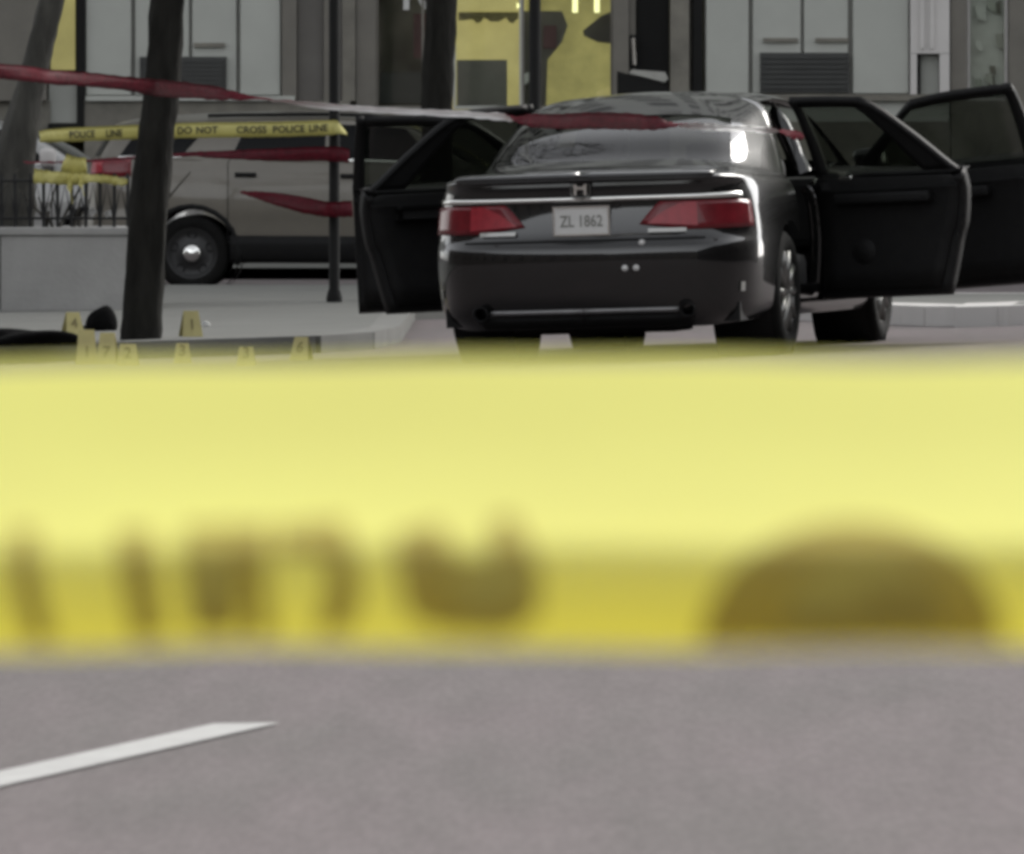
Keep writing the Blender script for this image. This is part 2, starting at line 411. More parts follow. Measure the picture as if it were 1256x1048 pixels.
# wall panels
for a, b in ((106, 161), (166, 232), (236, 290), (295, 344)):
    for (t0, t1) in ((TOPY + 1, -120), (-118, 117)):
        bpart('wall_panel', a, b, t0, t1, -0.04 if a in (166, 236) else -0.07, 0.045, M['panel'], bev=0.01)
for a, b in ((866, 918), (923, 982), (986, 1040), (1046, 1114)):
    for (t0, t1) in ((TOPY + 1, -120), (-118, 115)):
        bpart('wall_panel', a, b, t0, t1, -0.04 if a in (923, 986) else -0.07, 0.045, M['panel'], bev=0.01)
for a, b, y in ((238, 276, 53), (936, 978, 47), (1000, 1040, 47)):
    bpart('ledge', a, b, y, y + 5, -0.085, -0.03, M['granite'])
def vent(px0, px1, py0, py1):
    v = bpart('vent', px0, px1, py0, py1, -0.10, -0.03, M['vent'])
    n = 7
    for k in range(n):
        y0 = py0 + 3 + (py1 - py0 - 6) * k / n
        bpart('slat', px0 + 4, px1 - 4, y0, y0 + 4.5, -0.125, -0.10, M['vent'], v)
    return v
vent(172, 278, 70, 113); vent(932, 1041, 65, 114)
# piers, mullions and shop front
bpart('pier', -300, 58, TOPY + 1, 124, -0.25, 0.1, M['brown'])
bpart('mullion', 95, 104, TOPY + 1, 152, -0.12, 0.2, M['black'])
bpart('sill', 60, 104, 152, 158, -0.2, 0.2, M['black'])
bpart('wall_panel', 60, 94, 90, 151, 0.0, 0.2, M['panel'])
bpart('pier', 346, 364, TOPY + 1, 124, -0.1, 0.3, M['brown'])
bpart('recess', 365, 396, TOPY + 1, 124, 0.1, 0.5, M['board'])
bpart('mullion', 397, 404, TOPY + 1, 124, -0.02, 0.4, M['brown'])
bpart('mullion', 420, 436, TOPY + 1, 124, -0.05, 0.4, M['granite'])
bpart('recess', 404.5, 419.5, TOPY + 1, 124, 0.1, 0.5, M['board'])
bpart('pier', 437, 461, TOPY + 1, 134, 0.0, 0.4, M['brown'])
def shop_window(px0, px1, py0, py1, frame, content, label=None):
    wd = bpart('window', px0 + 3, px1 - 3, py0, py1, 0.16, 0.166, M['shopglass'])
    for a, b in ((px0, px0 + 3), (px1 - 3, px1)): bpart('frame', a, b, py0, py1, 0.05, 0.25, frame, wd)
    bpart('frame', px0 + 3, px1 - 3, py1 - 4, py1, 0.05, 0.25, frame, wd)
    for (name, a, b, c, d, dep, m) in content: bpart(name, a, b, c, d, dep, dep + 0.05, m, wd)
    return wd
shop_window(58, 95, TOPY + 1, 90, M['black'], [('lit_interior', 55, 97, TOPY, 91, 0.8, M['lit'])])
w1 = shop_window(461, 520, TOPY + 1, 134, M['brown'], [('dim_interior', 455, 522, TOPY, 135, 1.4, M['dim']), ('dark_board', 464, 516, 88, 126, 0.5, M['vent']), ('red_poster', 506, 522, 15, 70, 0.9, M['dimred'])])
w2 = shop_window(556, 640, TOPY + 1, 134, M['panel'], [('lit_interior', 552, 645, TOPY, 135, 0.9, M['lit']), ('grey_board', 560, 622, 73, 131, 0.4, M['board'])])
w3 = shop_window(640, 752, TOPY + 1, 134, M['brown'], [('lit_interior', 636, 756, TOPY, 135, 1.3, M['lit2'])])
# silhouettes inside the lit window, as real shapes
def outline_part(name, pts, dep, th, m, parent):
    return MB().prism([(fx(a), fz(b)) for a, b in pts], dep, dep + th).build(name, m, parent)
outline_part('shelf_unit', [(640, 12), (690, 12), (697, 30), (690, 50), (672, 72), (670, 134), (640, 134)], 0.8, 0.3, M['dim'], w3)
outline_part('red_poster', [(667, 30), (683, 30), (683, 58), (667, 58)], 0.74, 0.03, M['dimred'], w3)
outline_part('wall_lamp', [(738, 18), (752, 12), (752, 52), (734, 50), (717, 42), (716, 36)], 0.8, 0.25, M['dim'], w3)
outline_part('pale_bin', [(640, 92), (652, 86), (655, 92), (646, 102), (642, 104)], 0.6, 0.1, M['paper'], w3)
outline_part('yellow_bag', [(732, 112), (748, 106), (752, 112), (744, 119), (734, 120)], 0.6, 0.1, M['lit'], w3)
for a in (706, 733): MB().tube([(fx(a), 0.7, fz(-40)), (fx(a), 0.7, fz(14))], 0.03, 8).build('lamp_tube', M['lamp'], w3)
MB().tube([(fx(618), 0.6, fz(2)), (fx(633), 0.6, fz(6)), (fx(635), 0.6, fz(9))], 0.04, 8).build('lamp_tube', M['lamp'], w2)
MB().box(fx(560), fx(634), 0.55, 0.6, fz(12), fz(-60)).build('lit_sign', M['lit'], w2)
val = [(562, 14), (636, 14), (636, 22)] + [(634 - k * 4.5, 24 + 2.5 * math.sin(k * 1.3) + (1.5 if k % 3 else -1)) for k in range(16)] + [(562, 24)]
outline_part('valance', val, 0.45, 0.02, M['brownink'], w2)
# white digits on the dim pane
tv, tf = text_mesh('10', 0.62)
mk('lettering', [(fx(511) + v.x * 0.75, 0.15, fz(10.5) + v.y) for v in tv], tf, M['paper'], w1)
bpart('pier', 752, 771, TOPY + 1, 134, -0.08, 0.4, M['brown'])
door = bpart('door', 780, 821, TOPY + 1, 342, 0.1, 0.16, M['black'])
bpart('frame', 771.5, 779.5, TOPY + 1, 342, 0.02, 0.3, M['brown'], door)
MB().tube([(fx(776), -0.06, fz(47)), (fx(778), -0.06, fz(80))], 0.028, 8).build('handle', M['chrome'], door)
MB().box(fx(772), fx(781), -0.03, 0.0, fz(84), fz(43)).build('handle_plate', M['black'], door)
bpart('pier', 822, 845, TOPY + 1, 134, -0.1, 0.4, M['granite'])
bpart('mullion', 850, 862, TOPY + 1, 134, -0.06, 0.4, M['black'])
bpart('recess', 845.5, 849.5, TOPY + 1, 134, 0.2, 0.4, M['granite'])
bpart('pier', 1116, 1164, TOPY + 1, 66, -0.12, 0.4, M['panelw'])
for a, b in ((1116, 1124), (1152, 1164)): bpart('pier', a, b, 66.5, 117, -0.12, 0.4, M['panelw'])
bpart('niche_panel', 1124.5, 1151.5, 66.5, 117, 0.05, 0.3, M['panel']); bpart('niche_edge', 1124.6, 1129, 67, 117, -0.05, 0.049, M['black'])
for a, b in ((1128, 1133), (1140, 1145)): bpart('flute', a, b, TOPY + 1, 60, -0.145, -0.12, M['panelw'])
bpart('pier', 1166, 1186, TOPY + 1, 124, -0.05, 0.4, M['brown'])
wr = shop_window(1187, 1236, TOPY + 1, 124, M['panelw'], [('sky_reflection_sheet', 1182, 1240, TOPY, 125, 0.30, M['paper'])])  # white sheet painted in for the sky's reflection in this pane
rr = random.Random(3)
for k in range(9):
    a = rr.uniform(1190, 1222); b = rr.uniform(-10, 100); s = rr.uniform(5, 13)
    outline_part('hanging_item', [(a, b), (a + s, b + rr.uniform(-6, 4)), (a + s * 1.1, b + s * 1.6), (a + s * .2, b + s * 1.3)], 0.19 + 0.01 * k, 0.008, M[rr.choice(['paper', 'joint', 'panel', 'granite'])], wr)
bpart('pier', 1237, 1400, TOPY + 1, 124, -0.1, 0.09, M['brown'])
# upper storeys, above the frame
for k in range(-9, 10):
    for r_ in range(8):
        wn = MB().box(k * 2.4 - .65, k * 2.4 + .65, -0.06, -0.045, 6.6 + r_ * 3.6, 8.6 + r_ * 3.6).build('window', M['darkpane'], bld)
        MB().box(k * 2.4 - .8, k * 2.4 + .8, -0.14, -0.04, 6.45 + r_ * 3.6, 6.59 + r_ * 3.6).build('sill', M['panelw'], wn)

# unseen building added behind the camera to darken the sedan's reflections
opp = thing('added_brick_building', 'unseen dark brick building added for dark reflections, facing the grey one', 'building', (0, -80, 0))
MB().box(-60, 60, -8, 0, -2, 19).build('wall', M['brick'], opp)
wm = None
for r_ in range(4):
    for k in range(-11, 12):
        o = MB().box(-0.8, 0.8, 0.005, 0.03, 0, 2.2).build('window', M['darkpane'], opp) if wm is None else wm.copy()
        if wm is None: wm = o
        else: COL.objects.link(o)
        o.location = (k * 5.0, 0, 2.2 + r_ * 4)

for bx_, label in ((26.0, 'unseen dark brick block added against low sky on the side of the sedan'), (-30.0, 'unseen dark brick block added against low sky on the side of the planter')):  # unseen side blocks added to keep low sky out of the sedan's paint
    sb = thing('added_brick_building', label, 'building', (bx_, 20, 0)); sg = 1 if bx_ > 0 else -1
    MB().box(min(0, sg * 9), max(0, sg * 9), -50, 46, -2, 12.5).build('wall', M['brick'], sb)
    for r_ in range(3):
        for k in range(16):
            o = wm.copy(); COL.objects.link(o); o.parent = sb; o.rotation_euler = (0, 0, R(90) * sg); o.location = (0, -46 + k * 6, 2.0 + r_ * 3.8)

# ------------------------------------------------------------------ cars: a hull of plan columns (u) and levels (v)
class Hull:
    def __init__(s, C):
        C = np.array(C, float); nu, nv, _ = C.shape
        E = np.zeros((nu + 2, nv + 2, 3)); E[1:-1, 1:-1] = C
        mir = np.array([-1, 1, 1])
        E[0, 1:-1] = C[1] * mir; E[-1, 1:-1] = C[-2] * mir
        E[:, 0] = 2 * E[:, 1] - E[:, 2]; E[:, -1] = E[:, -3] * mir
        s.E = E; s.nu = nu; s.nv = nv
    def p(s, u, v):
        i = int(min(max(math.floor(u), 0), s.nu - 2)); j = int(min(max(math.floor(v), 0), s.nv - 2)); a = u - i; b = v - j
        r = [cr(*[s.E[i + k, j + l] for l in range(4)], b) for k in range(4)]
        return cr(*r, a)
    def n(s, u, v):
        e = 0.02
        a = s.p(min(u + e, s.nu - 1), v) - s.p(max(u - e, 0), v); b = s.p(u, min(v + e, s.nv - 1)) - s.p(u, max(v - e, 0))
        c = np.cross(a, b); L = np.linalg.norm(c); return c / L if L > 1e-9 else np.array([0, 0, 1.0])
    def patch(s, u0, u1, v0, v1, nu=8, nv=6, off=0.0, th=0.0, mb=None, mirror=False):
        mb = mb or MB(); fu0 = u0 if callable(u0) else (lambda t: u0); fu1 = u1 if callable(u1) else (lambda t: u1)
        fv0 = v0 if callable(v0) else (lambda t: v0); fv1 = v1 if callable(v1) else (lambda t: v1)
        lay = []
        for o in ([off] if th == 0 else [off, off - th]):
            g = []
            for j in range(nv + 1):
                tv_ = j / nv
                for i in range(nu + 1):
                    tu = i / nu; a0, a1 = fu0(tv_), fu1(tv_); u = a0 + (a1 - a0) * tu
                    b0, b1 = fv0(tu), fv1(tu); v = b0 + (b1 - b0) * tv_
                    q = s.p(u, v) + s.n(u, v) * o; g.append((-q[0] if mirror else q[0], q[1], q[2]))
            lay.append(g)
        W = nu + 1; fc = []
        for j in range(nv):
            for i in range(nu): fc.append((j * W + i, j * W + i + 1, (j + 1) * W + i + 1, (j + 1) * W + i))
        V = list(lay[0]); Fs = list(fc)
        if th:
            N = len(V); V += lay[1]; Fs += [tuple(k + N for k in q[::-1]) for q in fc]
            ring = [i for i in range(W)] + [j * W + nu for j in range(1, nv + 1)] + [nv * W + i for i in range(nu - 1, -1, -1)] + [j * W for j in range(nv - 1, 0, -1)]
            for a, b in zip(ring, ring[1:] + ring[:1]): Fs.append((b, a, a + N, b + N))
        if mirror: Fs = [q[::-1] for q in Fs]
        return mb.add(V, Fs)
    def both(s, *a, **k):
        mb = s.patch(*a, **k); k = dict(k); k['mb'] = mb; k['mirror'] = True; return s.patch(*a, **k)

def make_ctrl(plan, zl, inset, upper, mid_bulge=0.02):
    n = len(plan); C = []
    for i in range(n):
        a = np.array(plan[i - 1] if i else (-plan[1][0], plan[1][1])); b = np.array(plan[i + 1] if i < n - 1 else (-plan[-2][0], plan[-2][1]))
        t = (b - a) / np.linalg.norm(b - a); inn = np.array([-t[1], t[0]])
        col = [np.array([plan[i][0] + inn[0] * inset[i][j], plan[i][1] + inn[1] * inset[i][j], zl[i][j]]) for j in range(8)]
        g8, g10, yc, zc = [np.array(q, float) for q in upper[i]]
        m9 = (g8 + g10) / 2 - np.array([inn[0], inn[1], 0]) * mid_bulge + np.array([0, 0, 0.012])
        c12 = np.array([0, float(yc), float(zc)])
        m11 = (g10 + c12) / 2; m11[2] = g10[2] + (c12[2] - g10[2]) * 0.78
        col += [g8, m9, g10, m11, c12]; C.append(col)
    for i in (0, n - 1):
        for q in C[i]: q[0] = 0
    return C
def lerp_list(keys, n):
    ks = sorted(keys); out = []
    for i in range(n):
        lo = max(k for k in ks if k <= i); hi = min(k for k in ks if k >= i); t = 0 if hi == lo else (i - lo) / (hi - lo)
        out.append([a + (b - a) * t for a, b in zip(keys[lo], keys[hi])])
    return out

def hull_body(hull, name, m, parent, skip, axles, arch_r, nu=7, nv=5):
    U = (hull.nu - 1) * nu; V = (hull.nv - 1) * nv; verts = []; W = U + 1
    for j in range(V + 1):
        for i in range(U + 1): verts.append(np.array(hull.p(i / nu, j / nv)))
    faces = []; rem = set(); kept = set()
    for j in range(V):
        for i in range(U):
            q = (j * W + i, j * W + i + 1, (j + 1) * W + i + 1, (j + 1) * W + i); uc, vc = (i + .5) / nu, (j + .5) / nv
            if skip(uc, vc): continue
            c = sum(verts[k] for k in q) / 4
            if vc < 7.2 and abs(c[0]) > 0.6 and any(math.hypot(c[1] - ay, c[2] - az) < arch_r for ay, az in axles):
                rem.update(q); continue
            faces.append(q); kept.update(q)
    for k in rem & kept:
        p = verts[k]
        for ay, az in axles:
            dx, dz = p[1] - ay, p[2] - az; L = math.hypot(dx, dz)
            if L < arch_r * 1.35 and L > 0.05: verts[k] = np.array([p[0], ay + dx / L * arch_r, az + dz / L * arch_r])
    V2 = [tuple(v) for v in verts] + [(-v[0], v[1], v[2]) for v in verts]; N = len(verts)
    o = mk(name, V2, faces + [tuple(k + N for k in q[::-1]) for q in faces], m, parent, True)
    bm = bmesh.new(); bm.from_mesh(o.data)
    bmesh.ops.delete(bm, geom=[v for v in bm.verts if not v.link_faces], context='VERTS')
    bmesh.ops.remove_doubles(bm, verts=bm.verts[:], dist=0.0008)
    bmesh.ops.recalc_face_normals(bm, faces=bm.faces[:]); bm.to_mesh(o.data); bm.free()
    o.data.polygons.foreach_set('use_smooth', [True] * len(o.data.polygons))
    return o

def wheel(parent, x, y, z, r, wd, rim_m, side, style):
    # origin at the hub; side = +1 right, -1 left
    t = MB().lathe([(r * .66, -wd * .42), (r * .74, -wd * .5), (r * .9, -wd * .5), (r * .975, -wd * .4), (r, -wd * .25), (r, wd * .25), (r * .975, wd * .4), (r * .9, wd * .5), (r * .74, wd * .5), (r * .66, wd * .42)], 36)
    o = t.build('wheel', M['rubber'], parent, True); o.location = (x, y, z)
    s = side
    if style == 'alloy':
        rim = MB().lathe([(r * .70, -wd * .4), (r * .66, wd * .1 * s), (r * .64, wd * .40 * s), (r * .70, wd * .44 * s), (r * .72, wd * .40 * s)], 36)
        for k in range(10):
            a = 2 * math.pi * k / 10
            rim.tube([(wd * .36 * s, r * .1 * math.cos(a), r * .1 * math.sin(a)), (wd * .40 * s, r * .4 * math.cos(a), r * .4 * math.sin(a)), (wd * .36 * s, r * .67 * math.cos(a), r * .67 * math.sin(a))], [.03, .024, .028], 6)
        rim.lathe([(.001, wd * .44 * s), (r * .14, wd * .42 * s), (r * .18, wd * .30 * s)], 20)
        rim.build('rim', M['alloy'], o, True, fix=False)
        MB().lathe([(.001, wd * .02 * s), (r * .66, wd * .02 * s)], 30).build('brake_disc', M['trim'], o, fix=False)
    else:
        rim = MB().lathe([(r * .72, wd * .40 * s), (r * .66, wd * .44 * s), (r * .62, wd * .30 * s), (r * .45, wd * .22 * s), (r * .30, wd * .34 * s), (r * .2, wd * .36 * s), (.001, wd * .36 * s)], 36)
        rim.build('rim', rim_m, o, True, fix=False)
        for k in range(5):
            a = 2 * math.pi * k / 5 + .3
            MB().lathe([(.05, 0), (.035, .012)], 10, c=(wd * .24 * s, r * .5 * math.cos(a), r * .5 * math.sin(a))).build('rim_hole', M['trim'], o, fix=False)
        MB().lathe([(r * .27, wd * .34 * s), (r * .26, wd * .50 * s), (r * .18, wd * .62 * s), (r * .08, wd * .67 * s), (.001, wd * .68 * s)], 24).build('hub_cap', M['chrome'], o, True, fix=False)
    return o

# ---------- the black sedan
plan = [(0, 0), (.32, .012), (.565, .05), (.715, .125), (.815, .25), (.88, .43), (.91, .72), (.918, 1.10), (.92, 1.36), (.925, 1.84), (.925, 2.29), (.925, 2.88), (.92, 3.48), (.915, 3.875), (.89, 4.3), (.79, 4.62), (.48, 4.80), (0, 4.86)]
zl = lerp_list({0: [.18, .26, .45, .60, .665, .83, .92, .99], 3: [.18, .26, .45, .60, .665, .83, .92, .985], 6: [.21, .27, .43, .59, .67, .83, .925, .975], 12: [.20, .26, .42, .58, .66, .80, .90, .955], 14: [.20, .26, .40, .54, .62, .72, .80, .87], 17: [.20, .26, .38, .50, .58, .66, .72, .78]}, 18)
ins = lerp_list({0: [.13, .03, .0, .0, .04, .065, .055, .035], 3: [.12, .03, .0, .0, .03, .05, .05, .05], 5: [.09, .03, .005, 0, .01, .03, .05, .075], 7: [.06, .03, .01, 0, 0, .012, .04, .08], 12: [.06, .03, .01, 0, 0, .012, .04, .08], 14: [.08, .03, .01, 0, .01, .03, .09, .16], 17: [.12, .04, .0, .0, .02, .05, .10, .20]}, 18)
up = [((0, .60, 1.045), (0, 1.38, 1.335)), ((.32, .61, 1.042), (.28, 1.385, 1.332)), ((.54, .655, 1.032), (.44, 1.40, 1.320)), ((.655, .73, 1.02), (.515, 1.43, 1.307)), ((.72, .84, 1.008), (.56, 1.49, 1.308)), ((.765, .99, .998), (.585, 1.57, 1.318)),
      ((.80, 1.15, .992), (.60, 1.67, 1.335)), ((.818, 1.30, .988), (.61, 1.77, 1.350)), ((.828, 1.41, .985), (.615, 1.85, 1.37)), ((.835, 1.88, .982), (.625, 2.10, 1.385)), ((.84, 2.29, .978), (.628, 2.33, 1.388)), ((.84, 2.88, .972), (.62, 2.75, 1.372)),
      ((.83, 3.5, .962), (.60, 2.98, 1.342)), ((.76, 3.62, .985), (.57, 3.02, 1.345)), ((.66, 3.72, 1.0), (.52, 3.0, 1.36)), ((.5, 3.78, 1.01), (.42, 2.98, 1.378)), ((.28, 3.82, 1.018), (.25, 2.97, 1.392)), ((0, 3.84, 1.02), (0, 2.96, 1.397))]
upper = [(a, b, 2.05 + .35 * i / 17, 1.445) for i, (a, b) in enumerate(up)]
HS = Hull(make_ctrl(plan, zl, ins, upper))
YAW = 12.9
S0 = P(770, 300, 46.3); ax_y = 1.10
fwd = Vector((math.sin(R(YAW)), math.cos(R(YAW)), 0))
base = Vector((S0.x, 46.3, 0)) - fwd * ax_y; base.z = gz(base.x, base.y)
sedan = thing('sedan_car', 'shiny black sedan with all four doors standing open', 'car', base)
roll = -math.atan(SLOPE)
sedan.rotation_mode = 'QUATERNION'
sedan.rotation_quaternion = (Matrix.Rotation(roll, 4, 'Y') @ Matrix.Rotation(-R(YAW), 4, 'Z')).to_quaternion()
AX = ((1.10, .334), (3.875, .334))
def skip_s(u, v):
    if 8 < u < 12 and 1.0 < v < 10: return True
    if u < 3.15 and 8.15 < v < 9.85: return True
    if u > 13.3 and 8.2 < v < 9.8: return True
    return False
hull_body(HS, 'body', M['paint'], sedan, skip_s, AX, .385)
HS.both(0, 3.2, 8.12, 9.88, 10, 8, off=-.004).build('rear_window', M['rearglass'], sedan, True)
HS.both(13.25, 17, 8.15, 9.85, 10, 8, off=-.004).build('windscreen', M['glass'], sedan, True)
for mi in (False, True):
    sg = -1 if mi else 1
    # pillar between the doors, sill, arch liners
    HS.patch(9.9, 10.1, 1.0, 10.05, 2, 14, off=-.035, th=.09, mirror=mi).build('centre_pillar', M['paint'], sedan, True)
    HS.patch(8, 12, .6, 1.6, 12, 3, off=-.05, th=.12, mirror=mi).build('sill', M['paint'], sedan, True)
    for ay, az in AX:
        MB().lathe([(.39, sg * .55), (.39, sg * .87)], 32, c=(0, ay, az)).build('arch_liner', M['trim'], sedan, fix=False)
    for ay, az in AX:
        wheel(sedan, sg * .795, ay, az, .334, .215, None, sg, 'alloy')
    # tail lamps, wrapping the corner
    tl = HS.patch(lambda t: .98 + .42 * t, 4.75, lambda t: 4.2 + .25 * max(0, .25 - t) * 3, lambda t: 5.12 - .15 * max(0, t - .8) * 3, 18, 5, off=.014, th=.03, mirror=mi).build('tail_lamp', M['red'], sedan, True)
    HS.patch(lambda t: 1.12 + .36 * t, 2.35, lambda t: 4.4 - .1 * t, lambda t: 4.75 + .3 * min(1, t * 2), 8, 4, off=.018, mirror=mi).build('reflector', M['redhi'], tl, True)
    HS.patch(1.15, 2.0, 4.1, 4.24, 6, 2, off=.02, mirror=mi).build('reversing_lens', M['clear'], tl, True)
    # exhaust tip and bumper reflector
    MB().lathe([(.035, .02), (.042, -.06), (.036, -.065), (.03, -.02)], 18, 'y', (sg * .56, .08, .27)).build('exhaust_tip', M['trim'], sedan, True, fix=False)
    HS.patch(3.95, 4.15, 1.55, 1.8, 3, 2, off=.008, mirror=mi).build('reflector', M['clear'], sedan)
    HS.patch(14.2, 15.6, 4.2, 5.6, 8, 3, off=.01, mirror=mi).build('headlamp', M['clear'], sedan, True)
HS.both(0, 4.3, 5.22, 5.48, 20, 2, off=.022, th=.03).build('chrome_strip', M['chrome'], sedan, True)
HS.both(0, 3.1, 6.75, 7.22, 16, 3, off=.018, th=.04).build('lip_spoiler', M['paint'], sedan, True)
HS.both(0, 1.75, 1.05, 1.16, 12, 2, off=.012, th=.02).build('bumper_strip', M['galv'], sedan, True)
HS.both(0, 2.2, .15, .85, 12, 3, off=.006, th=.02).build('diffuser', M['trim'], sedan, True)
HS.both(0, 2.6, 3.72, 3.86, 12, 1, off=.004).build('lid_gap', M['trim'], sedan)
def rear_y(z, x=0.0):
    best = min(((abs(HS.p(abs(x) / .32 if x else 0, v / 20)[2] - z), v / 20) for v in range(0, 150)), key=lambda q: q[0])[1]
    return HS.p(abs(x) / .32 if x else 0, best)[1]
zp = .752
pl = MB().box(-.153, .153, -.006, .004, -.078, .078, .003).build('number_plate', M['plate'], sedan); pl.location = (0, rear_y(zp) - .012, zp)
for a in ((-.153, .153, .068, .078), (-.153, .153, -.078, -.068), (-.153, -.143, -.0679, .0679), (.143, .153, -.0679, .0679)):
    MB().box(a[0], a[1], -.010, -.0065, a[2], a[3]).build('plate_frame', M['chrome'], pl)
tv, tf = text_mesh('ZL 1862', .085)
mk('plate_lettering', [(v.x * .80, -.0075, v.y - .03) for v in tv], tf, M['plateink'], pl)
# badge: a narrow-waisted letter in a rounded frame
by = rear_y(.925) - .02
bd = MB()
bd.prism([(-.034, -.038), (-.02, -.038), (-.016, .038), (-.036, .038)], -.006, .006); bd.prism([(.02, -.038), (.034, -.038), (.036, .038), (.016, .038)], -.006, .006)
bd.box(-.018, .018, -.005, .005, -.007, .007); b_ = bd.build('badge', M['chrome'], sedan); b_.location = (0, by, .925)
fr = [(.052 * math.copysign(abs(math.cos(a)) ** .5, math.cos(a)), 0, .05 * math.copysign(abs(math.sin(a)) ** .5, math.sin(a))) for a in [2 * math.pi * k / 28 for k in range(28)]]
fb = MB().tube(fr + [fr[0]], .0035, 5, False).build('badge_frame', M['alloy'], b_)
for x_, z_ in ((.235, .497), (.295, .497), (.325, .628)):
    MB().lathe([(.001, -.008), (.016, -.006), (.018, .01)], 12, 'y', (x_, rear_y(z_, x_), z_)).build('parking_sensor', M['plate'], sedan, True, fix=False)
# floor, seats, dash
MB().box(-.80, .80, .25, 4.6, .20, .30).build('floor_pan', M['trim'], sedan)
MB().box(-.74, .74, 3.35, 3.7, .55, .95, .05).build('dashboard', M['trim'], sedan)
for x_, y_ in ((-.38, 2.55), (.38, 2.55)):
    st = MB().box(x_ - .25, x_ + .25, y_, y_ + .5, .30, .52, .05).build('seat', M['seat'], sedan, True)
    MB().box(x_ - .24, x_ + .24, y_ - .12, y_ + .03, .50, 1.06, .06).build('seat_back', M['seat'], st, True)
    MB().box(x_ - .13, x_ + .13, y_ - .14, y_ - .03, 1.08, 1.25, .04).build('headrest', M['seat'], st, True)
st = MB().box(-.66, .66, 1.60, 2.08, .30, .52, .05).build('seat', M['seat'], sedan, True)
MB().box(-.64, .64, 1.42, 1.60, .5, 1.04, .05).build('seat_back', M['seat'], st, True)
for x_ in (-.42, .42): MB().box(x_ - .13, x_ + .13, 1.38, 1.48, 1.02, 1.15, .03).build('headrest', M['seat'], st, True)
swp = [(-.38 + .18 * math.cos(a), 3.2 + .05 * math.sin(a), .82 + .17 * math.sin(a)) for a in [2 * math.pi * k / 24 for k in range(25)]]
MB().tube(swp, .014, 6, False).build('steering_wheel', M['trim'], sedan, True)
MB().box(-.66, .66, .75, 1.42, .93, .965).build('parcel_shelf', M['seat'], sedan)
MB().box(-.45, .45, .3, .75, .15, .24, .03).build('silencer', M['trim'], sedan, True)

def car_door(front, mirror, ang, lift=0.0):
    sg = -1 if mirror else 1
    if front: ua, ub, hy = 10.04, 12.0, 3.46
    else: ua, ub, hy = 8.0, 9.96, 2.27
    hinge = Vector((sg * .90, hy, .6))
    uL = ua if front else (lambda t: ua + .30 * max(0, 1 - t / .62) ** 1.2)
    def fin(mb): return mb.shift(-hinge)
    d = fin(HS.patch(uL, ub, 1.05, 7.9, 16, 16, off=0, th=.085, mirror=mirror)).build('door', M['paint'], sedan, True)
    d.location = hinge
    d.data.materials.append(M['trim']); d.data.polygons.foreach_set('material_index', [0 if k < 256 else 1 for k in range(len(d.data.polygons))])
    q = Matrix.Rotation(sg * R(ang), 4, 'Z')
    q = Matrix.Rotation(-sg * R(lift), 4, 'Y') @ q
    d.rotation_mode = 'QUATERNION'; d.rotation_quaternion = q.to_quaternion()
    # inner trim panel, frame, glass, handles
    fin(HS.patch((lambda t: ua + .06 + .30 * max(0, 1 - t / .62) ** 1.2) if not front else ua + .06, ub - .06, 1.3, 7.8, 10, 10, off=-.086, th=.02, mirror=mirror)).build('inner_panel', M['trim'], d, True)
    fw = .13
    fm = HS.patch(ua, ua + fw, 7.6, 10.05, 2, 10, off=0, th=.04, mirror=mirror)
    HS.patch(ub - fw * (2.0 if front else 1), ub, 7.6, 10.05, 2, 10, off=0, th=.04, mb=fm, mirror=mirror)
    HS.patch(ua + fw, ub - fw, 9.78, 10.05, 10, 2, off=-.002, th=.036, mb=fm, mirror=mirror)
    fin(fm).build('window_frame', M['trim'], d, True)
    if not front:
        fin(HS.patch(8.05, 8.47, 7.8, 9.85, 5, 6, off=-.005, th=.03, mirror=mirror)).build('quarter_panel', M['trim'], d, True)
    fin(HS.patch(ua + fw * .8, ub - fw * .8, 7.7, 9.85, 8, 8, off=-.018, th=.004, mirror=mirror)).build('window', M['doorglass'], d, True)
    yh = (ua + .18)
    fin(HS.patch(ua + .12, ua + .42, 5.55, 5.8, 6, 2, off=.035, th=.03, mirror=mirror)).build('handle', M['paint'], d, True)
    c = HS.p(ua + 1.0, 5.2)
    fin(MB().box(sg * (c[0] - .17), sg * (c[0] - .08), c[1] - .3, c[1] + .3, c[2] - .05, c[2] + .01, .015)).build('armrest', M['trim'], d, True)
    c = HS.p(ub - .45, 6.5)
    fin(MB().box(sg * (c[0] - .115), sg * (c[0] - .09), c[1] - .04, c[1] + .04, c[2] - .025, c[2] + .005, .006)).build('inner_handle', M['chrome'], d)
    c = HS.p(ub - .6, 2.6)
    fin(MB().lathe([(.001, sg * (c[0] - .112)), (.07, sg * (c[0] - .112)), (.08, sg * (c[0] - .09))], 20, c=(0, c[1], c[2]))).build('speaker_grille', M['trim'], d, True)
    if front:
        c = HS.p(ub - .12, 8.0)
        fin(MB().box(sg * (c[0] + .03), sg * (c[0] + .22), c[1] - .08, c[1] + .06, c[2] + .01, c[2] + .14, .04)).build('wing_mirror', M['paint'], d, True)
    return d
car_door(False, False, 71, 0.8)
car_door(True, False, 73, 2.8)
car_door(False, True, 52, -1.2)
car_door(True, True, 75, -1.2)

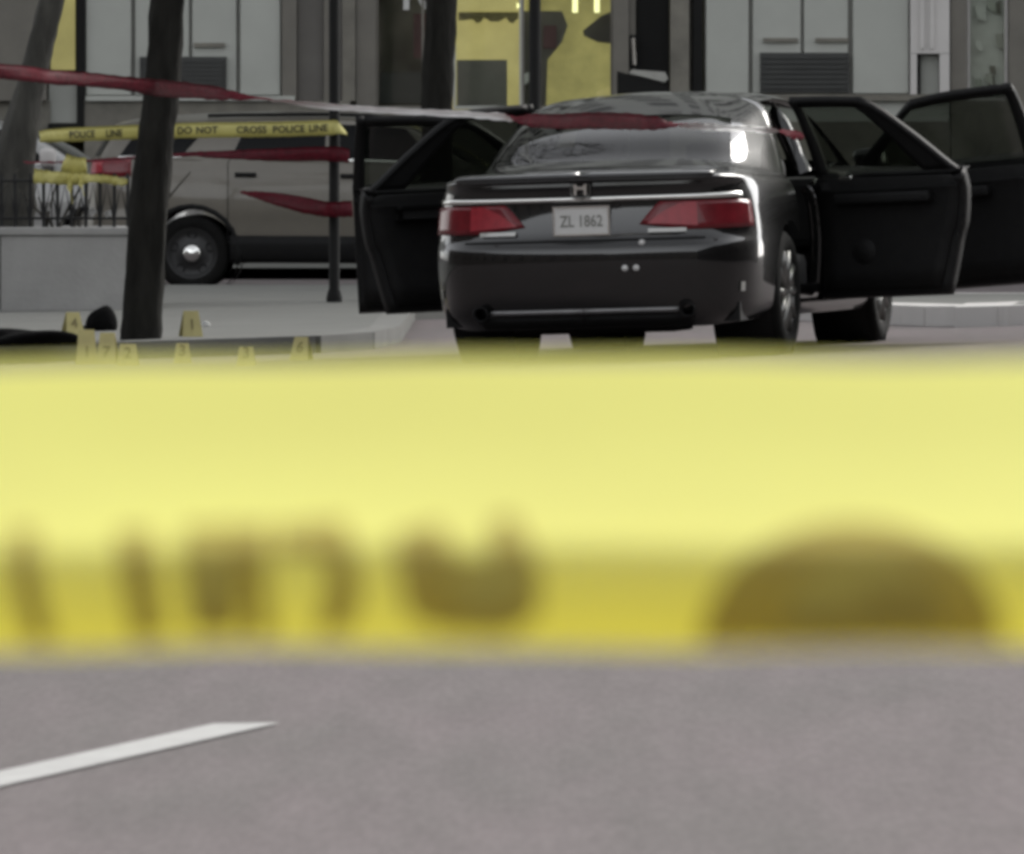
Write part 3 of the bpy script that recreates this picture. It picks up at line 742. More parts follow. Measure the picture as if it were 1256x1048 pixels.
# ---------- the taupe sport-utility vehicle (faces right, seen from its right side)
plan2 = [(0, 0), (.40, .01), (.68, .03), (.83, .09), (.92, .20), (.965, .40), (.985, .72), (.99, 1.10), (1.0, 1.42), (1.0, 1.95), (1.0, 2.45), (1.0, 2.95), (1.0, 3.5), (.99, 3.96), (.955, 4.4), (.85, 4.75), (.5, 4.93), (0, 5.0)]
zl2 = lerp_list({0: [.32, .38, .52, .68, .80, 1.0, 1.13, 1.24], 6: [.28, .34, .48, .66, .80, 1.0, 1.14, 1.25], 12: [.26, .32, .46, .64, .78, .96, 1.10, 1.20], 14: [.26, .32, .45, .6, .74, .90, 1.02, 1.10], 17: [.26, .32, .44, .58, .70, .84, .94, 1.02]}, 18)
ins2 = lerp_list({0: [.10, .03, 0, 0, .04, .06, .07, .09], 5: [.08, .03, 0, 0, .01, .02, .04, .06], 7: [.06, .02, 0, 0, .0, .012, .035, .06], 12: [.06, .02, 0, 0, 0, .012, .035, .06], 14: [.08, .03, 0, 0, .01, .02, .07, .13], 17: [.1, .03, 0, 0, .01, .03, .07, .16]}, 18)
up2 = [((0, .12, 1.27), (0, .42, 1.63)), ((.38, .13, 1.27), (.34, .42, 1.63)), ((.62, .15, 1.27), (.56, .44, 1.62)), ((.76, .20, 1.27), (.68, .48, 1.61)), ((.84, .30, 1.27), (.73, .56, 1.60)), ((.89, .46, 1.275), (.76, .74, 1.60)), ((.915, .70, 1.28), (.775, 1.0, 1.61)),
       ((.925, 1.02, 1.28), (.78, 1.32, 1.62)), ((.93, 1.45, 1.275), (.785, 1.64, 1.625)), ((.935, 1.95, 1.265), (.79, 2.0, 1.63)), ((.935, 2.45, 1.25), (.79, 2.45, 1.63)), ((.935, 2.95, 1.235), (.785, 2.85, 1.615)), ((.925, 3.5, 1.215), (.765, 3.1, 1.59)),
       ((.86, 3.75, 1.20), (.72, 3.16, 1.59)), ((.74, 3.88, 1.20), (.64, 3.15, 1.60)), ((.55, 3.95, 1.20), (.5, 3.14, 1.61)), ((.3, 4.0, 1.20), (.28, 3.13, 1.62)), ((0, 4.02, 1.20), (0, 3.12, 1.625))]
upper2 = [(a, b, 1.9 + .6 * i / 17, 1.73) for i, (a, b) in enumerate(up2)]
HV = Hull(make_ctrl(plan2, zl2, ins2, upper2, .03))
def make_suv(paint):
    s = thing('utility_vehicle', '', 'car')
    AX2 = ((1.10, .365), (3.96, .365))
    hull_body(HV, 'body', paint, s, lambda u, v: False, AX2, .44, 6, 5)
    HV.both(0, 2.9, 8.2, 9.7, 8, 5, off=.006).build('rear_window', M['glassdark'], s, True)
    HV.both(13.3, 17, 8.2, 9.8, 8, 5, off=.006).build('windscreen', M['glassdark'], s, True)
    for mi in (False, True):
        sg = -1 if mi else 1
        for a, b in ((4.6, 6.95), (8.05, 9.85), (10.05, 11.9)):
            wd = HV.patch(a, b, 8.15, 9.75, 8, 5, off=.008, mirror=mi).build('window', M['darkpane'], s, True)
            HV.patch(a, b, 8.0, 8.13, 8, 1, off=.012, mirror=mi).build('trim_strip', M['chrome'], wd, True)
        HV.patch(5.4, 13.4, .3, 1.9, 30, 3, off=.006, th=.02, mirror=mi).build('lower_cladding', M['trim'], s, True) if False else None
        HV.patch(8.1, 12.3, .2, 2.35, 20, 4, off=.012, th=.03, mirror=mi).build('lower_cladding', M['trim'], s, True)
        for u in (8.05, 10.0, 11.98): HV.patch(u, u + .02, 1.9, 7.9, 1, 12, off=.003, mirror=mi).build('door_gap', M['trim'], s)
        for u in (8.2, 10.15):
            HV.patch(u, u + .38, 5.75, 6.05, 5, 2, off=.035, th=.03, mirror=mi).build('door_handle', M['trim'], s, True)
        tl = HV.patch(3.0, 5.4, lambda t: 5.4 + .3 * t, lambda t: 7.6 - .4 * t, 10, 4, off=.012, th=.03, mirror=mi).build('tail_lamp', M['red'], s, True)
        HV.patch(3.2, 4.2, 6.0, 7.0, 4, 3, off=.016, mirror=mi).build('reflector', M['redhi'], tl, True)
        HV.patch(14.1, 15.8, 5.4, 6.4, 8, 3, off=.01, mirror=mi).build('headlamp', M['clear'], s, True)
        c = HV.p(11.95, 8.0)
        MB().box(sg * (c[0] + .03), sg * (c[0] + .26), c[1] - .1, c[1] + .06, c[2] - .02, c[2] + .17, .05).build('wing_mirror', paint, s, True)
        rail = [HV.p(u, 10.35) + np.array([0, 0, .03]) for u in (6.3, 7, 8, 9, 10, 11, 11.8)]
        MB().tube([(sg * p[0], p[1], p[2]) for p in rail], .018, 6).build('roof_rail', M['trim'], s, True)
        for ay, az in AX2:
            arc = []
            for k in range(15):
                a = math.pi * (-.08 + 1.16 * k / 14); arc.append((sg * .985, ay + .45 * math.cos(a), az + .45 * math.sin(a)))
            MB().tube(arc, .028, 6).build('arch_lip', M['trim'], s, True)
            MB().lathe([(.45, sg * .5), (.45, sg * .97)], 28, c=(0, ay, az)).build('arch_liner', M['trim'], s, fix=False)
            wheel(s, sg * .855, ay, az, .365, .245, M['steelwheel'], sg, 'steel')
    MB().box(-.9, .9, .3, 4.7, .27, .42).build('floor_pan', M['trim'], s)
    return s
suv = make_suv(M['suv'])
suv['label'] = 'taupe grey sport utility vehicle with chrome hub cap and red tail lamp'; suv['group'] = 'vehicles parked on the far road'
SD = 77.0   # distance of the flank that faces the camera
def put_suv(s, px, yref, d):
    k = 0.94; x = (px - 628) / F * d - yref * k
    s.rotation_euler = (0, 0, R(-90)); s.location = (x, d + k, 0); s.scale = (k, k, k)
put_suv(suv, 235, 1.10, SD)
suv2 = copy_tree(suv)
suv2['label'] = 'silver sport utility vehicle half hidden behind the planter and leaning tree'
put_suv(suv2, 52, 3.4, 80.6)
for ch in suv2.children:
    if ch.name.split('.')[0] in ('body', 'wing_mirror'):
        ch.data = ch.data.copy(); ch.data.materials[0] = M['silver' if ch.name.startswith('body') else 'panelw']

# ------------------------------------------------------------------ trees
def trunk_tree(name, label, pts, rads, m, seed, limbs=7):
    rg = random.Random(seed); b = Vector(pts[0]); t = thing(name, label, 'tree', b)
    sp = spline([(*p, r) for p, r in zip(pts, rads)], 7)
    mb = MB(); n = 18; rings = []
    for i, q in enumerate(sp):
        rings.append([])
        for k in range(n):
            a = 2 * math.pi * k / n; rr_ = q[3] * (1 + .06 * math.sin(3 * a + i * .35) + .05 * math.sin(7 * a - i * .5) + rg.uniform(-.06, .06) + (.35 * max(0, 1 - i / 5) ** 2 * (1 + .5 * math.sin(5 * a))))
            rings[-1].append(len(mb.v)); mb.v.append(Vector((q[0] + rr_ * math.cos(a), q[1] + rr_ * math.sin(a), q[2])) - b)
    for i in range(len(rings) - 1):
        for k in range(n): mb.f.append((rings[i][k], rings[i][(k + 1) % n], rings[i + 1][(k + 1) % n], rings[i + 1][k]))
    mb.build('trunk', m, t, True)
    top = Vector(sp[-1][:3]) - b; rt = sp[-1][3]
    tw = []
    for k in range(limbs):
        a = 2 * math.pi * k / limbs + rg.uniform(-.3, .3); L = rg.uniform(1.4, 2.4)
        st_ = top - Vector((0, 0, rg.uniform(0, .5)))
        p1 = st_ + Vector((math.cos(a) * L * .4, math.sin(a) * L * .4, L * .45)); p2 = st_ + Vector((math.cos(a) * L * .8, math.sin(a) * L * .8, L * 1.1))
        MB().tube([st_, p1, p2], [rt * .5, rt * .3, rt * .1], 8).build('limb', m, t, True); tw += [p1, p2, (p1 + p2) / 2]
    tb = MB()
    for p in tw:
        for _ in range(9):
            d = Vector((rg.uniform(-1, 1), rg.uniform(-1, 1), rg.uniform(.1, 1.2))).normalized() * rg.uniform(.5, 1.1)
            e = p + d; tb.tube([p, p + d * .5 + Vector((0, 0, .08)), e], [.016, .01, .004], 4)
            for _ in range(6):
                c = p + d * rg.uniform(.3, 1) + Vector([rg.uniform(-.12, .12) for _ in range(3)]); s = rg.uniform(.03, .06)
                u1 = Vector((rg.uniform(-1, 1), rg.uniform(-1, 1), rg.uniform(-.4, .4))).normalized() * s; u2 = u1.orthogonal().normalized() * s * .6
                tb.add([c - u1, c + u2, c + u1, c - u2], [(0, 1, 2, 3)])
    tag(tb.build('crown', M['twig'], t, fix=False), kind='stuff')
    return t
TD = 51.0
g0 = gz(P(172, 0, TD).x, TD) + .10
def tp(px, py, d, z=None):
    p = P(px, py, d); return (p.x, p.y, p.z if z is None else z)
k_ = TD / F
trunk_tree('street_tree', 'dark straight street tree wrapped by the red tape', [tp(171, 0, TD, g0 - .05), tp(173, 405, TD), tp(184, 250, TD), tp(196, 120, TD), tp(206, 0, TD), tp(212, -180, TD), tp(214, -420, TD)],
           [26 * k_, 24.5 * k_, 23 * k_, 22 * k_, 21 * k_, 20 * k_, 15 * k_], M['bark'], 1)
T2 = 61.9; k2 = T2 / F
trunk_tree('street_tree', 'leaning grey tree growing out of the concrete planter', [tp(5, 0, T2, .45), tp(12, 260, T2), tp(22, 180, T2), tp(40, 90, T2), tp(64, 0, T2), tp(100, -160, T2), tp(120, -380, T2)],
           [34 * k2, 30 * k2, 24 * k2, 17 * k2, 16 * k2, 15 * k2, 11 * k2], M['bark2'], 2)
T3 = 64.0; k3 = T3 / F
trunk_tree('street_tree', 'dark tree behind the open doors of the sedan, before the shop window', [tp(536, 0, T3, gz(-.6, T3) + .05), tp(536, 300, T3), tp(537, 130, T3), tp(541, 0, T3), tp(546, -200, T3), tp(548, -420, T3)],
           [24 * k3, 21 * k3, 19 * k3, 19 * k3, 17 * k3, 12 * k3], M['bark'], 3)

# ------------------------------------------------------------------ posts
def post(name, label, px, d, r, top, zb, cat='post', arm=False):
    x = (px - 628) / F * d; t = thing(name, label, cat, (x, d, zb))
    MB().lathe([(r * 1.5, 0), (r * 1.5, .03), (r * 1.3, .07), (r, .10), (r, top - zb), (r * .5, top - zb + .05), (.001, top - zb + .06)], 16, 'z').build('shaft', M['black'], t, True)
    return t
post_a = post('lamp_post', 'slim black lamp post before the taupe utility vehicle', 410, 62.45, .039, 5.2, .10, 'lamp post')
post_b = post('lamp_post', 'black lamp post in front of the gold lit window', 656, 70.0, .048, 5.2, .10, 'lamp post')
for pst in (post_a, post_b):
    MB().lathe([(.05, 5.0), (.16, 5.1), (.20, 5.4), (.12, 5.55), (.001, 5.6)], 16, 'z').build('lantern', M['clear'], pst, True, fix=False)
    MB().lathe([(.19, 5.40), (.24, 5.42), (.13, 5.62), (.001, 5.68)], 16, 'z').build('lantern_cap', M['black'], pst, True, fix=False)

# litter bin with a tilted pale lid in front of the black shop door
BD = 88.5
bn = thing('litter_bin', 'black litter bin with pale tilted lid before the black door', 'bin', (P(790, 0, BD).x, BD, .12))
def bz(py): return P(0, py, BD).z - .12
def bxx(px): return P(px, 0, BD).x - P(790, 0, BD).x
MB().prism([(bxx(757), 0), (bxx(816), 0), (bxx(818), bz(108)), (bxx(814), bz(103)), (bxx(772), bz(92)), (bxx(757), bz(88))], -.25, .25).build('body', M['black'], bn)
MB().prism([(bxx(771), bz(90.5)), (bxx(815), bz(101.5)), (bxx(819), bz(97)), (bxx(815), bz(89)), (bxx(775), bz(86))], -.27, .27).build('lid', M['joint'], bn)

# ------------------------------------------------------------------ planter, fence, shrub
PD = 60.6
def px_x(px, d): return (px - 628) / F * d
pr = px_x(160, PD); pl_l = px_x(-160, PD); ztop = P(0, 279, PD).z; zb = gz(-4.5, PD) + .08
pln = thing('planter', 'long pale concrete planter box on the pavement', 'planter', ((pr + pl_l) / 2, PD, zb))
def L(x0, x1, y0, y1, z0, z1, name, m, bev=.012):
    c = pln.location; return MB().box(x0 - c.x, x1 - c.x, y0 - c.y, y1 - c.y, z0 - c.z, z1 - c.z, bev).build(name, m, pln)
segs = 2; wd_ = (pr - pl_l) / segs
for k in range(segs): L(pl_l + k * wd_ + .004, pl_l + (k + 1) * wd_ - .004, PD, PD + .14, zb, ztop - .06, 'side_panel', M['planter'])
L(pl_l, pr, PD + 2.1, PD + 2.24, zb, ztop - .06, 'side_panel', M['planter'])
for x0 in (pl_l, pr - .14): L(x0, x0 + .14, PD + .145, PD + 2.095, zb, ztop - .06, 'side_panel', M['planter'])
for a in ((pl_l - .02, pr + .02, PD - .02, PD + .17), (pl_l - .02, pr + .02, PD + 2.07, PD + 2.26), (pl_l - .02, pl_l + .17, PD + .172, PD + 2.068), (pr - .17, pr + .02, PD + .172, PD + 2.068)):
    L(*a, ztop - .058, ztop, 'coping', M['planter'])
L(pl_l + .13, pr - .13, PD + .13, PD + 2.1, zb + .2, ztop - .12, 'soil', M['soil'], 0)
FDp = PD + .3
fence = thing('iron_fence', 'low black iron fence standing in the planter', 'fence', (px_x(80, FDp), FDp, ztop - .14))
def fl(px, py): p = P(px, py, FDp); return p - fence.location
for yy in (222, 268): MB().tube([fl(-80, yy), fl(158, yy)], .010, 6).build('rail', M['iron'], fence)
for k in range(14):
    a = 157 - k * 17.2; lean = rr.uniform(-1.2, 1.2)
    MB().tube([Vector((fl(a, 0).x, 0, .0)), fl(a + lean, 213)], .013, 6).build('picket', M['iron'], fence)
    if k < 13: MB().tube([fl(a - 1, 266), fl(a - 8.6, 226), fl(a - 16, 266)], .008, 5).build('brace', M['iron'], fence)
shr = thing('bare_shrub', 'leafless tangled shrub inside the planter fence', 'shrub', (px_x(90, PD + .8), PD + .8, ztop - .14))
rs = random.Random(11)
for k in range(26):
    x = rs.uniform(-1.0, .5); a = rs.uniform(-.35, .35); h = rs.uniform(.3, .58)
    MB().tube([(x, rs.uniform(-.2, .4), 0), (x + a * .4, rs.uniform(-.2, .4), h * .55), (x + a, rs.uniform(-.2, .4), h)], [.016, .012, .006], 5).build('stem', M['twig'], shr, True)
def litter(name, label, px, py, d, w_, h_, m, cat, ang=.5):
    p = P(px, py, d); o = thing(name, label, cat, (p.x, p.y, p.z))
    return o
# white flecks painted in for chrome and headlamp glints among the stems
for k, (a, b, ww, hh, ang) in enumerate(((110, 262, .10, .045, .6), (57, 254, .05, .06, .1), (134, 262, .07, .04, .3))):
    p = P(a, b, FDp + .12); c, s = math.cos(ang), math.sin(ang); mb = MB(); vs = []
    for i in range(5):
        for j in range(3):
            u, v = (i / 4 - .5) * ww, (j / 2 - .5) * hh; vs.append((u * c - v * s, .01 * math.sin(i * 2 + j), u * s + v * c))
    fs = [(j + i * 3, j + i * 3 + 1, j + i * 3 + 4, j + i * 3 + 3) for i in range(4) for j in range(2)]
    N = len(vs); vs += [(x, y + .004, z) for x, y, z in vs]; fs += [tuple(q + N for q in f_[::-1]) for f_ in fs]
    o = MB().add(vs, fs).build('scrap_and_glint', M['paper'], None, True); o.location = p
    tag(o, ['bright white painted glint in the shrub by its right end', 'small pale painted glint against a fence picket', 'dull pale painted glint at the last fence pickets'][k], 'litter', 'painted glints in the planter')

# ------------------------------------------------------------------ tapes
def ribbon(name, label, pts, width, twist, mf, mb_, group=None, n=10, text=None, ink=None, jag=0.0):
    """pts: centre line; twist: degrees of turn per point (0 = flat side to the street, 90 = edge on)"""
    ws = width if hasattr(width, '__len__') else [width] * len(pts)
    sp = spline([(*p, t, w_) for p, t, w_ in zip(pts, twist, ws)], n)
    V = []; Fc = []; idx = []; rg = random.Random(5); fr_ = []
    for i, q in enumerate(sp):
        c = Vector(q[:3]); a = sp[max(i - 1, 0)]; b = sp[min(i + 1, len(sp) - 1)]
        t = (Vector(b[:3]) - Vector(a[:3])).normalized(); up_ = Vector((0, 0, 1)); nn = t.cross(up_).normalized(); up_ = nn.cross(t)
        an = R(q[3]); wv = up_ * math.cos(an) - nn * math.sin(an); fn = nn * math.cos(an) + up_ * math.sin(an)
        fr_.append((c, wv, fn, q[4]))
        jit = [(rg.uniform(-1, 1) * jag, rg.uniform(-1, 1) * jag * .5) for _ in range(5)]
        for s_ in (0.0012, -0.0012):
            for k in range(5):
                u = (k / 4 - .5); bow = .10 * q[4] * (1 - 4 * u * u) + jit[k][0]
                V.append(c + wv * (u * q[4] + jit[k][1]) + fn * (bow + s_))
    for i in range(len(sp) - 1):
        b0 = i * 10; b1 = b0 + 10
        for k in range(4):
            Fc.append((b0 + k, b1 + k, b1 + k + 1, b0 + k + 1)); idx.append(0)
            Fc.append((b0 + 5 + k, b0 + 6 + k, b1 + 6 + k, b1 + 5 + k)); idx.append(1)
        for k, kk in ((0, 5), (4, 9)):
            Fc.append((b0 + k, b0 + kk, b1 + kk, b1 + k)); idx.append(0)
    o0 = sp[0][:3]
    o = mk(name, [v - Vector(o0) for v in V], Fc, mf, None, True, [mf, mb_], idx); o.location = o0
    tag(o, label, 'tape', group)
    if text:
        acc = [0]
        for i in range(1, len(fr_)): acc.append(acc[-1] + (fr_[i][0] - fr_[i - 1][0]).length)
        for body, s0, size in text:
            s0 = min(range(len(fr_)), key=lambda q: abs(628 + fr_[q][0].x / fr_[q][0].y * F - s0)); s0 = acc[s0] / acc[-1]
            tv_, tf_ = text_mesh(body, size); vv = []
            for v in tv_:
                s_ = min(max(s0 * acc[-1] + v.x, 0), acc[-1] - 1e-4); i = next(k for k in range(1, len(acc)) if acc[k] >= s_); t = (s_ - acc[i - 1]) / (acc[i] - acc[i - 1])
                A, B = fr_[i - 1], fr_[i]; c = A[0].lerp(B[0], t); wv = A[1].lerp(B[1], t); fn = A[2].lerp(B[2], t); w_ = A[3] + (B[3] - A[3]) * t
                u = (v.y - size * .35) / w_; vv.append(c + wv * (u * w_) + fn * (.10 * w_ * (1 - 4 * u * u) + .014) - Vector(o0))
            mk('lettering', vv, tf_, ink, o)
    return o

RD = 44.2
def tpt(px, py, d): return tuple(P(px, py, d))
ribbon('barrier_tape', 'long twisted red barrier tape stretched from the tree to the sedan door',
       [tpt(-700, 50, 45.5), tpt(-60, 84, 47.6), tpt(60, 94, 48.6), tpt(140, 101, 49.4), tpt(195, 108, 49.9), tpt(250, 113, 49.3), tpt(310, 121, 48.5), tpt(430, 133, 46.6), tpt(540, 139, 45.2), tpt(610, 143, 44.6), tpt(645, 147, 44.4), tpt(690, 149, RD), tpt(745, 148, RD), tpt(800, 151, RD), tpt(840, 154, 44.3), tpt(880, 157, 44.5), tpt(930, 159, 44.8), tpt(965, 164, 45.3), tpt(984, 167, 45.75)],
       [.075, .085, .09, .08, .10, .085, .06, .034, .034, .04, .07, .08, .09, .075, .05, .034, .03, .055, .045], [10, 8, 15, -5, -8, 10, 80, 172, 184, 176, 40, 5, -12, 12, 110, 176, 180, 40, 0], M['redtape'], M['whitetape'], jag=.006)
TY = 62.0
ribbon('barrier_tape', 'short yellow barrier tape printed with black words before the utility vehicle',
       [tpt(48, 168, 61.75), tpt(75, 166, 61.9), tpt(170, 162, TY + .3), tpt(240, 160, TY + .2), tpt(330, 159, TY + .2), tpt(400, 157, TY + .3), tpt(414, 157, TY + .3), tpt(424, 163, TY + .35)],
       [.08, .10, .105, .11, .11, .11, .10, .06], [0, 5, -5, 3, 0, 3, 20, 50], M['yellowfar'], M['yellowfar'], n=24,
       text=[('POLICE', 98, .072), ('LINE', 138, .072), ('DO', 228, .072), ('NOT', 254, .072), ('CROSS', 308, .072), ('POLICE', 352, .072), ('LINE', 390, .072)], ink=M['ink'], jag=.003)
ribbon('barrier_tape', 'thin red barrier tape tied to the slim lamp post under the yellow one',
       [tpt(30, 200, 61.55), tpt(100, 198, 61.9), tpt(215, 190, TY), tpt(270, 190, TY), tpt(330, 190, TY + .1), tpt(400, 189, TY + .25), tpt(428, 191, TY + .3)],
       [.04, .03, .04, .06, .09, .11, .10], [60, 70, 50, 20, 5, 0, 10], M['redtape'], M['redtape'], jag=.005)
ribbon('barrier_tape', 'sagging red tape low across the door of the utility vehicle',
       [tpt(296, 236, 63.6), tpt(325, 241, 63.2), tpt(370, 251, 62.7), tpt(402, 257, TY + .3), tpt(432, 256, TY + .3)],
       [.03, .08, .12, .11, .12], [60, 35, 20, 0, 10], M['redtape'], M['redtape'], jag=.005)
ribbon('barrier_tape', 'crumpled yellow tape draped over the planter fence',
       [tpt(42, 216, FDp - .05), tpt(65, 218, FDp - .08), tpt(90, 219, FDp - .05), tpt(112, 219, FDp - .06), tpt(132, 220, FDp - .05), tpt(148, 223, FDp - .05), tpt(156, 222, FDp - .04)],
       [.10, .09, .10, .06, .06, .06, .03], [-10, 10, -15, 30, -20, 20, 0], M['yellowfar'], M['yellowfar'], jag=.010)
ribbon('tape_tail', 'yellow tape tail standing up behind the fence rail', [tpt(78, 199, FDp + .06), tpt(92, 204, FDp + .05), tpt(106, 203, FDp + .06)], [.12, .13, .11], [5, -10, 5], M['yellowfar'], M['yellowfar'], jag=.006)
for k, (a, yb) in enumerate(((84, 250), (98, 240))):
    ribbon('tape_tail', ['long yellow tape strip hanging down the fence pickets', 'short yellow tape strip hanging beside the longer one'][k], [tpt(a, 217, FDp - .09), tpt(a + 2, (217 + yb) / 2, FDp - .11), tpt(a + 5, yb, FDp - .07)], [.05, .04, .02], [10, 30, 10], M['yellowfar'], M['yellowfar'], n=6)

# --- the big out-of-focus yellow tape close to the lens
ND = 2.19; kk = ND / F
def near(px, py, dep): return Vector(((px - 628) * kk, ND + dep, H + (HY - py) * (ND + dep) / F))
prof = [(444, .105), (470, .094), (520, .075), (570, .054), (615, .032), (645, .017), (660, .009), (670, .0025), (678, .0003), (690, 0), (720, .0005), (760, .003), (797, .008)]
tot = [0]
for a, b in zip(prof, prof[1:]): tot.append(tot[-1] + math.hypot((b[0] - a[0]) * kk, b[1] - a[1]))
def tsurf(px, py):
    for a, b in zip(prof, prof[1:]):
        if a[0] <= py <= b[0]:
            t = (py - a[0]) / (b[0] - a[0]); d = a[1] + (b[1] - a[1]) * t; break
    else: d = prof[-1][1]
    x = (px - 628) * kk
    sag = .0012 * math.sin(x * 9 + .5) + .0008 * math.sin(x * 23 + py * .004) + .0007 * math.sin(x * 61 + py * .011) * math.sin(x * 17)
    flat = min(1.0, abs(x) / 1.25) ** 3
    p = near(px, py, d * (1 - .6 * flat)); p.y += sag * 1.5; p.z += sag * .6
    return p
V = []; Fc = []; cols = [628 + (i / 360 - .5) * 2 * 1.22 / kk for i in range(361)]
for c in cols:
    for (py, d) in prof: V.append(tsurf(c, py))
n_ = len(prof)
for i in range(360):
    for j in range(n_ - 1): Fc.append((i * n_ + j, i * n_ + j + 1, (i + 1) * n_ + j + 1, (i + 1) * n_ + j))
nt_ = mk('barrier_tape', V, Fc, M['yellow'], None, True)
tag(nt_, 'wide blurred yellow barrier tape with dark print stretched close above the road', 'tape')
def print_shape(name, poly, m=None, lift=1.0):
    bm = bmesh.new(); fcs = bm.faces.new([bm.verts.new((a, b, 0)) for a, b in poly])
    for y in (645, 652, 660, 665, 670, 674, 678, 684, 690, 705, 720, 740, 760, 780):
        bmesh.ops.bisect_plane(bm, geom=bm.verts[:] + bm.edges[:] + bm.faces[:], plane_co=(0, y, 0), plane_no=(0, 1, 0))
    bmesh.ops.triangulate(bm, faces=bm.faces[:]); bm.verts.index_update()
    v = []
    for q in bm.verts:
        p = tsurf(q.co.x, q.co.y); p.y -= .0006 * lift; p.z += .0004 * lift; v.append(p)
    o = mk(name, v, [tuple(q.index for q in f_.verts) for f_ in bm.faces], m or M['tapeink'], nt_); bm.free(); return o
print_shape('print', [(10, 648), (42, 648), (50, 720), (66, 786), (34, 786), (16, 720)])
print_shape('print', [(142, 648), (184, 648), (192, 720), (200, 786), (164, 786), (152, 720)])
print_shape('print', [(224, 645), (300, 645), (298, 690), (296, 770), (285, 786), (232, 778), (226, 720)])
print_shape('print', [(292, 650), (330, 645), (326, 720), (334, 786), (306, 790), (300, 720)])
print_shape('print', [(334, 650), (420, 642), (436, 690), (442, 740), (424, 780), (388, 782), (398, 740), (404, 715), (396, 690), (375, 684), (345, 688)])
print_shape('print', [(484, 660), (540, 645), (560, 690), (600, 690), (604, 640), (632, 636), (662, 700), (660, 760), (620, 784), (540, 778), (500, 760), (488, 710)])
def arch(cx, cy, rx, ry, n=22, lo=.0, hi=math.pi): return [(cx + rx * math.cos(lo + (hi - lo) * k / n), cy - ry * math.sin(lo + (hi - lo) * k / n)) for k in range(n + 1)]
print_shape('print', [(p[0], min(p[1], 792)) for p in arch(1045, 792, 186, 150)])
print_shape('print', [(p[0], min(p[1], 780)) for p in arch(1060, 780, 100, 95)], M['tapeink2'], 2.0)
print_shape('print', [(230, 660), (282, 660), (280, 760), (240, 765)], M['tapeink2'], 2.0)
print_shape('print', [(560, 700), (640, 690), (650, 740), (600, 770), (556, 750)], M['tapeink2'], 2.0)
# steel stands that hold the near tape and the red tape, outside the picture
def stand(x, y, h, label, top=None):
    t = thing('steel_stand', label, 'post', (x, y, gz(x, y)))
    MB().lathe([(.20, 0), (.20, .02), (.03, .035), (.024, .06), (.024, h), (.001, h + .01)], 16, 'z').build('shaft', M['galv'], t, True)
    return t
stand(-1.235, 2.2, .95, 'galvanised stand holding the near yellow tape on the planter side'); stand(1.235, 2.2, .95, 'galvanised stand holding the near yellow tape on the traffic island side')
p_ = tpt(-700, 50, 45.5); stand(p_[0] - .02, p_[1], p_[2] - gz(p_[0], p_[1]) + .1, 'tall steel stand at the far end of the red tape')
for o in COL.objects:
    if o.name.startswith('steel_stand') and o.location.y < 5: o['group'] = 'stands for the near tape'

# ------------------------------------------------------------------ evidence markers and things on the ground
def on_ground(px, py, raised_=False):
    d = 45.0
    for _ in range(40):
        x = (px - 628) / F * d; z = gz(x, d) + (.104 if raised_ else 0); d = (H - z) * F / (py - HY)
    return (px - 628) / F * d, d, gz((px - 628) / F * d, d) + (.104 if raised_ else 0)
def marker(px, py, num, label, raised_, h=.16, w_=.13, rz=0):
    h *= .88; w_ *= .88
    x, y, z = on_ground(px, py, raised_); t = thing('evidence_marker', label, 'marker', (x, y, z), rz, 'yellow evidence markers on the ground')
    for s_ in (-1, 1):
        v = []
        for th in (0, .006):
            for a, b in ((-1, 0), (1, 0), (.72, 1), (-.72, 1)):
                yy = s_ * (.07 * (1 - b) + .004 + th * .9); v.append((a * w_ / 2, yy, b * h))
        MB().add(v, [(0, 1, 2, 3), (7, 6, 5, 4), (0, 4, 5, 1), (1, 5, 6, 2), (2, 6, 7, 3), (3, 7, 4, 0)]).build('face_panel', M['marker'], t)
    tv_, tf_ = text_mesh(num, .085)
    mk('numeral', [(q.x, -(.07 * (1 - (q.y + .045) / h) + .004 + .0085), q.y + .045) for q in tv_], tf_, M['brownink'], t)
    return t
marker(89, 411, '4', 'yellow evidence marker beside the black cap, farther from the kerb', True, rz=.3)
marker(106, 447, '1', 'yellow evidence marker before the black cap, touching the one by the tree', False, .225, .14, .1)
marker(132, 447, '7', 'yellow evidence marker between the black cap and the foot of the tree', False, .205, .13, -.1)
marker(157, 449, '2', 'yellow evidence marker on the road before the street tree and grey mat', False, .14, .14)
marker(234, 413, '1', 'yellow evidence marker on the pavement right of the street tree beside white scrap', True, .175, .14, .2)
marker(224, 446, '3', 'yellow evidence marker at the corner of the grey mat', False, .13, .11)
marker(302, 449, '3', 'yellow evidence marker alone on the road between tree and open door', False, .12, .12)
marker(370, 442, '6', 'yellow evidence marker on the road nearest the open left doors', False, .15, .12, -.2)

def heap(name, label, cat, px, py, raised_, sx, sy, sz, m, seed, lumps=4):
    x, y, z = on_ground(px, py, raised_); rg = random.Random(seed)
    bm = bmesh.new(); bmesh.ops.create_icosphere(bm, subdivisions=4, radius=1)
    ph = [(rg.uniform(2, 6), rg.uniform(0, 6), rg.uniform(2, 6), rg.uniform(0, 6)) for _ in range(lumps)]
    for v in bm.verts:
        k = 1 + sum(.09 * math.sin(a * v.co.x + b) * math.cos(c * v.co.y + d + v.co.z * 2) for a, b, c, d in ph)
        q = v.co * k; v.co = Vector((q.x * sx, q.y * sy, max(q.z, -.25) * sz + .25 * sz))
    me = bpy.data.meshes.new(name); bm.to_mesh(me); bm.free(); me.materials.append(m)
    me.polygons.foreach_set('use_smooth', [True] * len(me.polygons))
    o = bpy.data.objects.new(name, me); COL.objects.link(o); o.location = (x, y, z); tag(o, label, cat); return o
heap('dark_clothing', 'long low heap of dark clothing at the pavement edge before the planter', 'clothing', 30, 424, True, .36, .22, .075, M['cloth'], 4, 6)
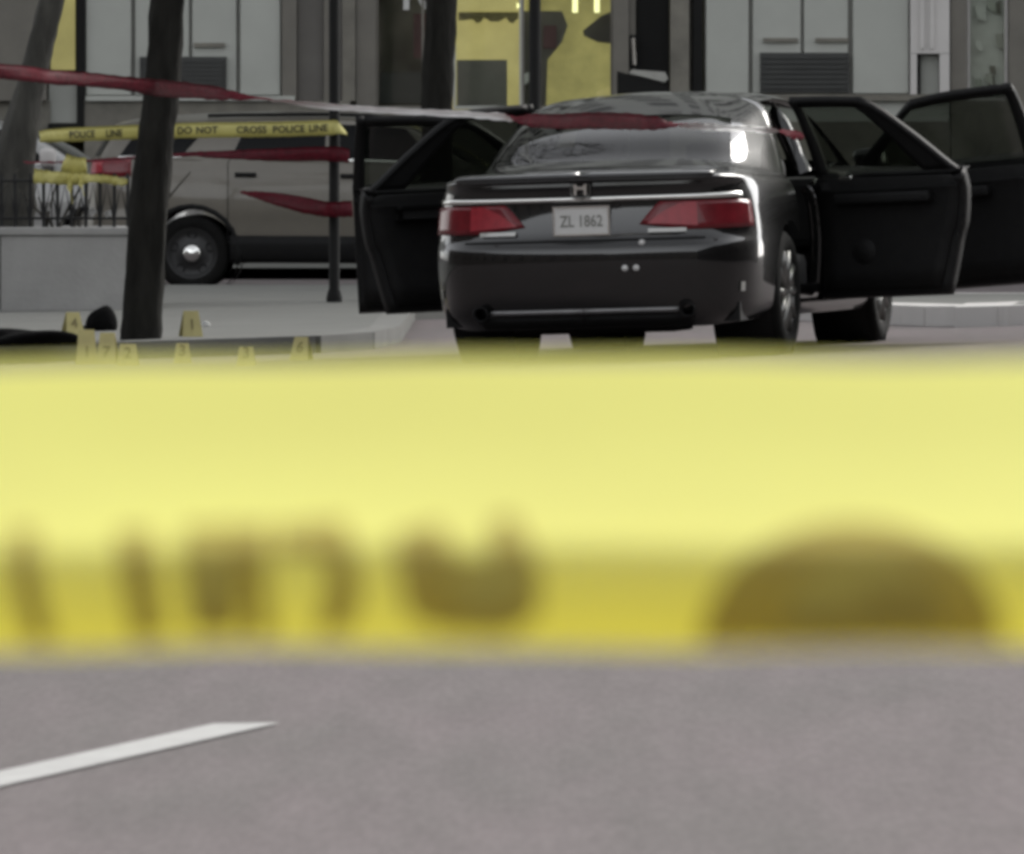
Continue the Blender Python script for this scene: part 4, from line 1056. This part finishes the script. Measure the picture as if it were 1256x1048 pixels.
x, y, z = on_ground(124, 405, True)
cap = thing('black_cap', 'black cap with curved peak lying on the pavement by the tree', 'cap', (x, y, z))
cb = bmesh.new(); bmesh.ops.create_uvsphere(cb, u_segments=22, v_segments=12, radius=1)
for v in cb.verts: v.co = Vector((v.co.x * .105 + .012 * v.co.z, v.co.y * .11, max(v.co.z, -.15) * .135 * (1 + .08 * math.sin(4 * v.co.x)) + .018))
me = bpy.data.meshes.new('crown'); cb.to_mesh(me); cb.free(); me.materials.append(M['cloth']); me.polygons.foreach_set('use_smooth', [True] * len(me.polygons))
co = bpy.data.objects.new('crown', me); COL.objects.link(co); co.parent = cap
pk = []; pf = []
for i in range(7):
    for j in range(9):
        a = (j / 8 - .5) * 2.2; r_ = .085 + .11 * i / 6; pk.append((-r_ * math.cos(a), r_ * .8 * math.sin(a), .012 + .018 * math.cos(a * 1.4) * (1 - i / 9)))
for i in range(6):
    for j in range(8): pf.append((i * 9 + j, i * 9 + j + 1, (i + 1) * 9 + j + 1, (i + 1) * 9 + j))
N = len(pk); pk += [(a, b, c - .004) for a, b, c in pk]; pf += [tuple(q + N for q in f_[::-1]) for f_ in pf]
MB().add(pk, pf).build('peak', M['cloth'], cap, True)
x, y, z = on_ground(197, 432, False)
matv = []; matf = []
for i in range(9):
    for j in range(5):
        a = i / 8 - .5; b = j / 4 - .5; matv.append((a * .24, b * .30, .03 + .016 * math.sin(i * 1.3 + j) + .02 * abs(a)))
for i in range(8):
    for j in range(4): matf.append((i * 5 + j, (i + 1) * 5 + j, (i + 1) * 5 + j + 1, i * 5 + j + 1))
N = len(matv); ring = [i * 5 for i in range(9)] + [40 + j for j in range(1, 5)] + [i * 5 + 4 for i in range(7, -1, -1)] + [j for j in range(3, 0, -1)]
matv += [(a, b, 0) for a, b, c in matv]; matf += [tuple(q + N for q in f_[::-1]) for f_ in matf] + [(b, a, a + N, b + N) for a, b in zip(ring, ring[1:] + ring[:1])]
o = MB().add(matv, matf).build('folded_mat', M['greymat'], None, True); o.location = (x, y, z); tag(o, 'flat dark grey folded cloth on the road at the foot of the tree', 'cloth')
x, y, z = on_ground(252, 400, True)
o = MB().prism([(-.03, 0), (.03, 0), (.024, .02), (0, .03), (-.026, .014)], -.05, .05).build('scrap_and_glint', M['paper'], None); o.location = (x, y, z + .001); tag(o, 'small white scrap lying on the pavement beside an evidence marker', 'litter')
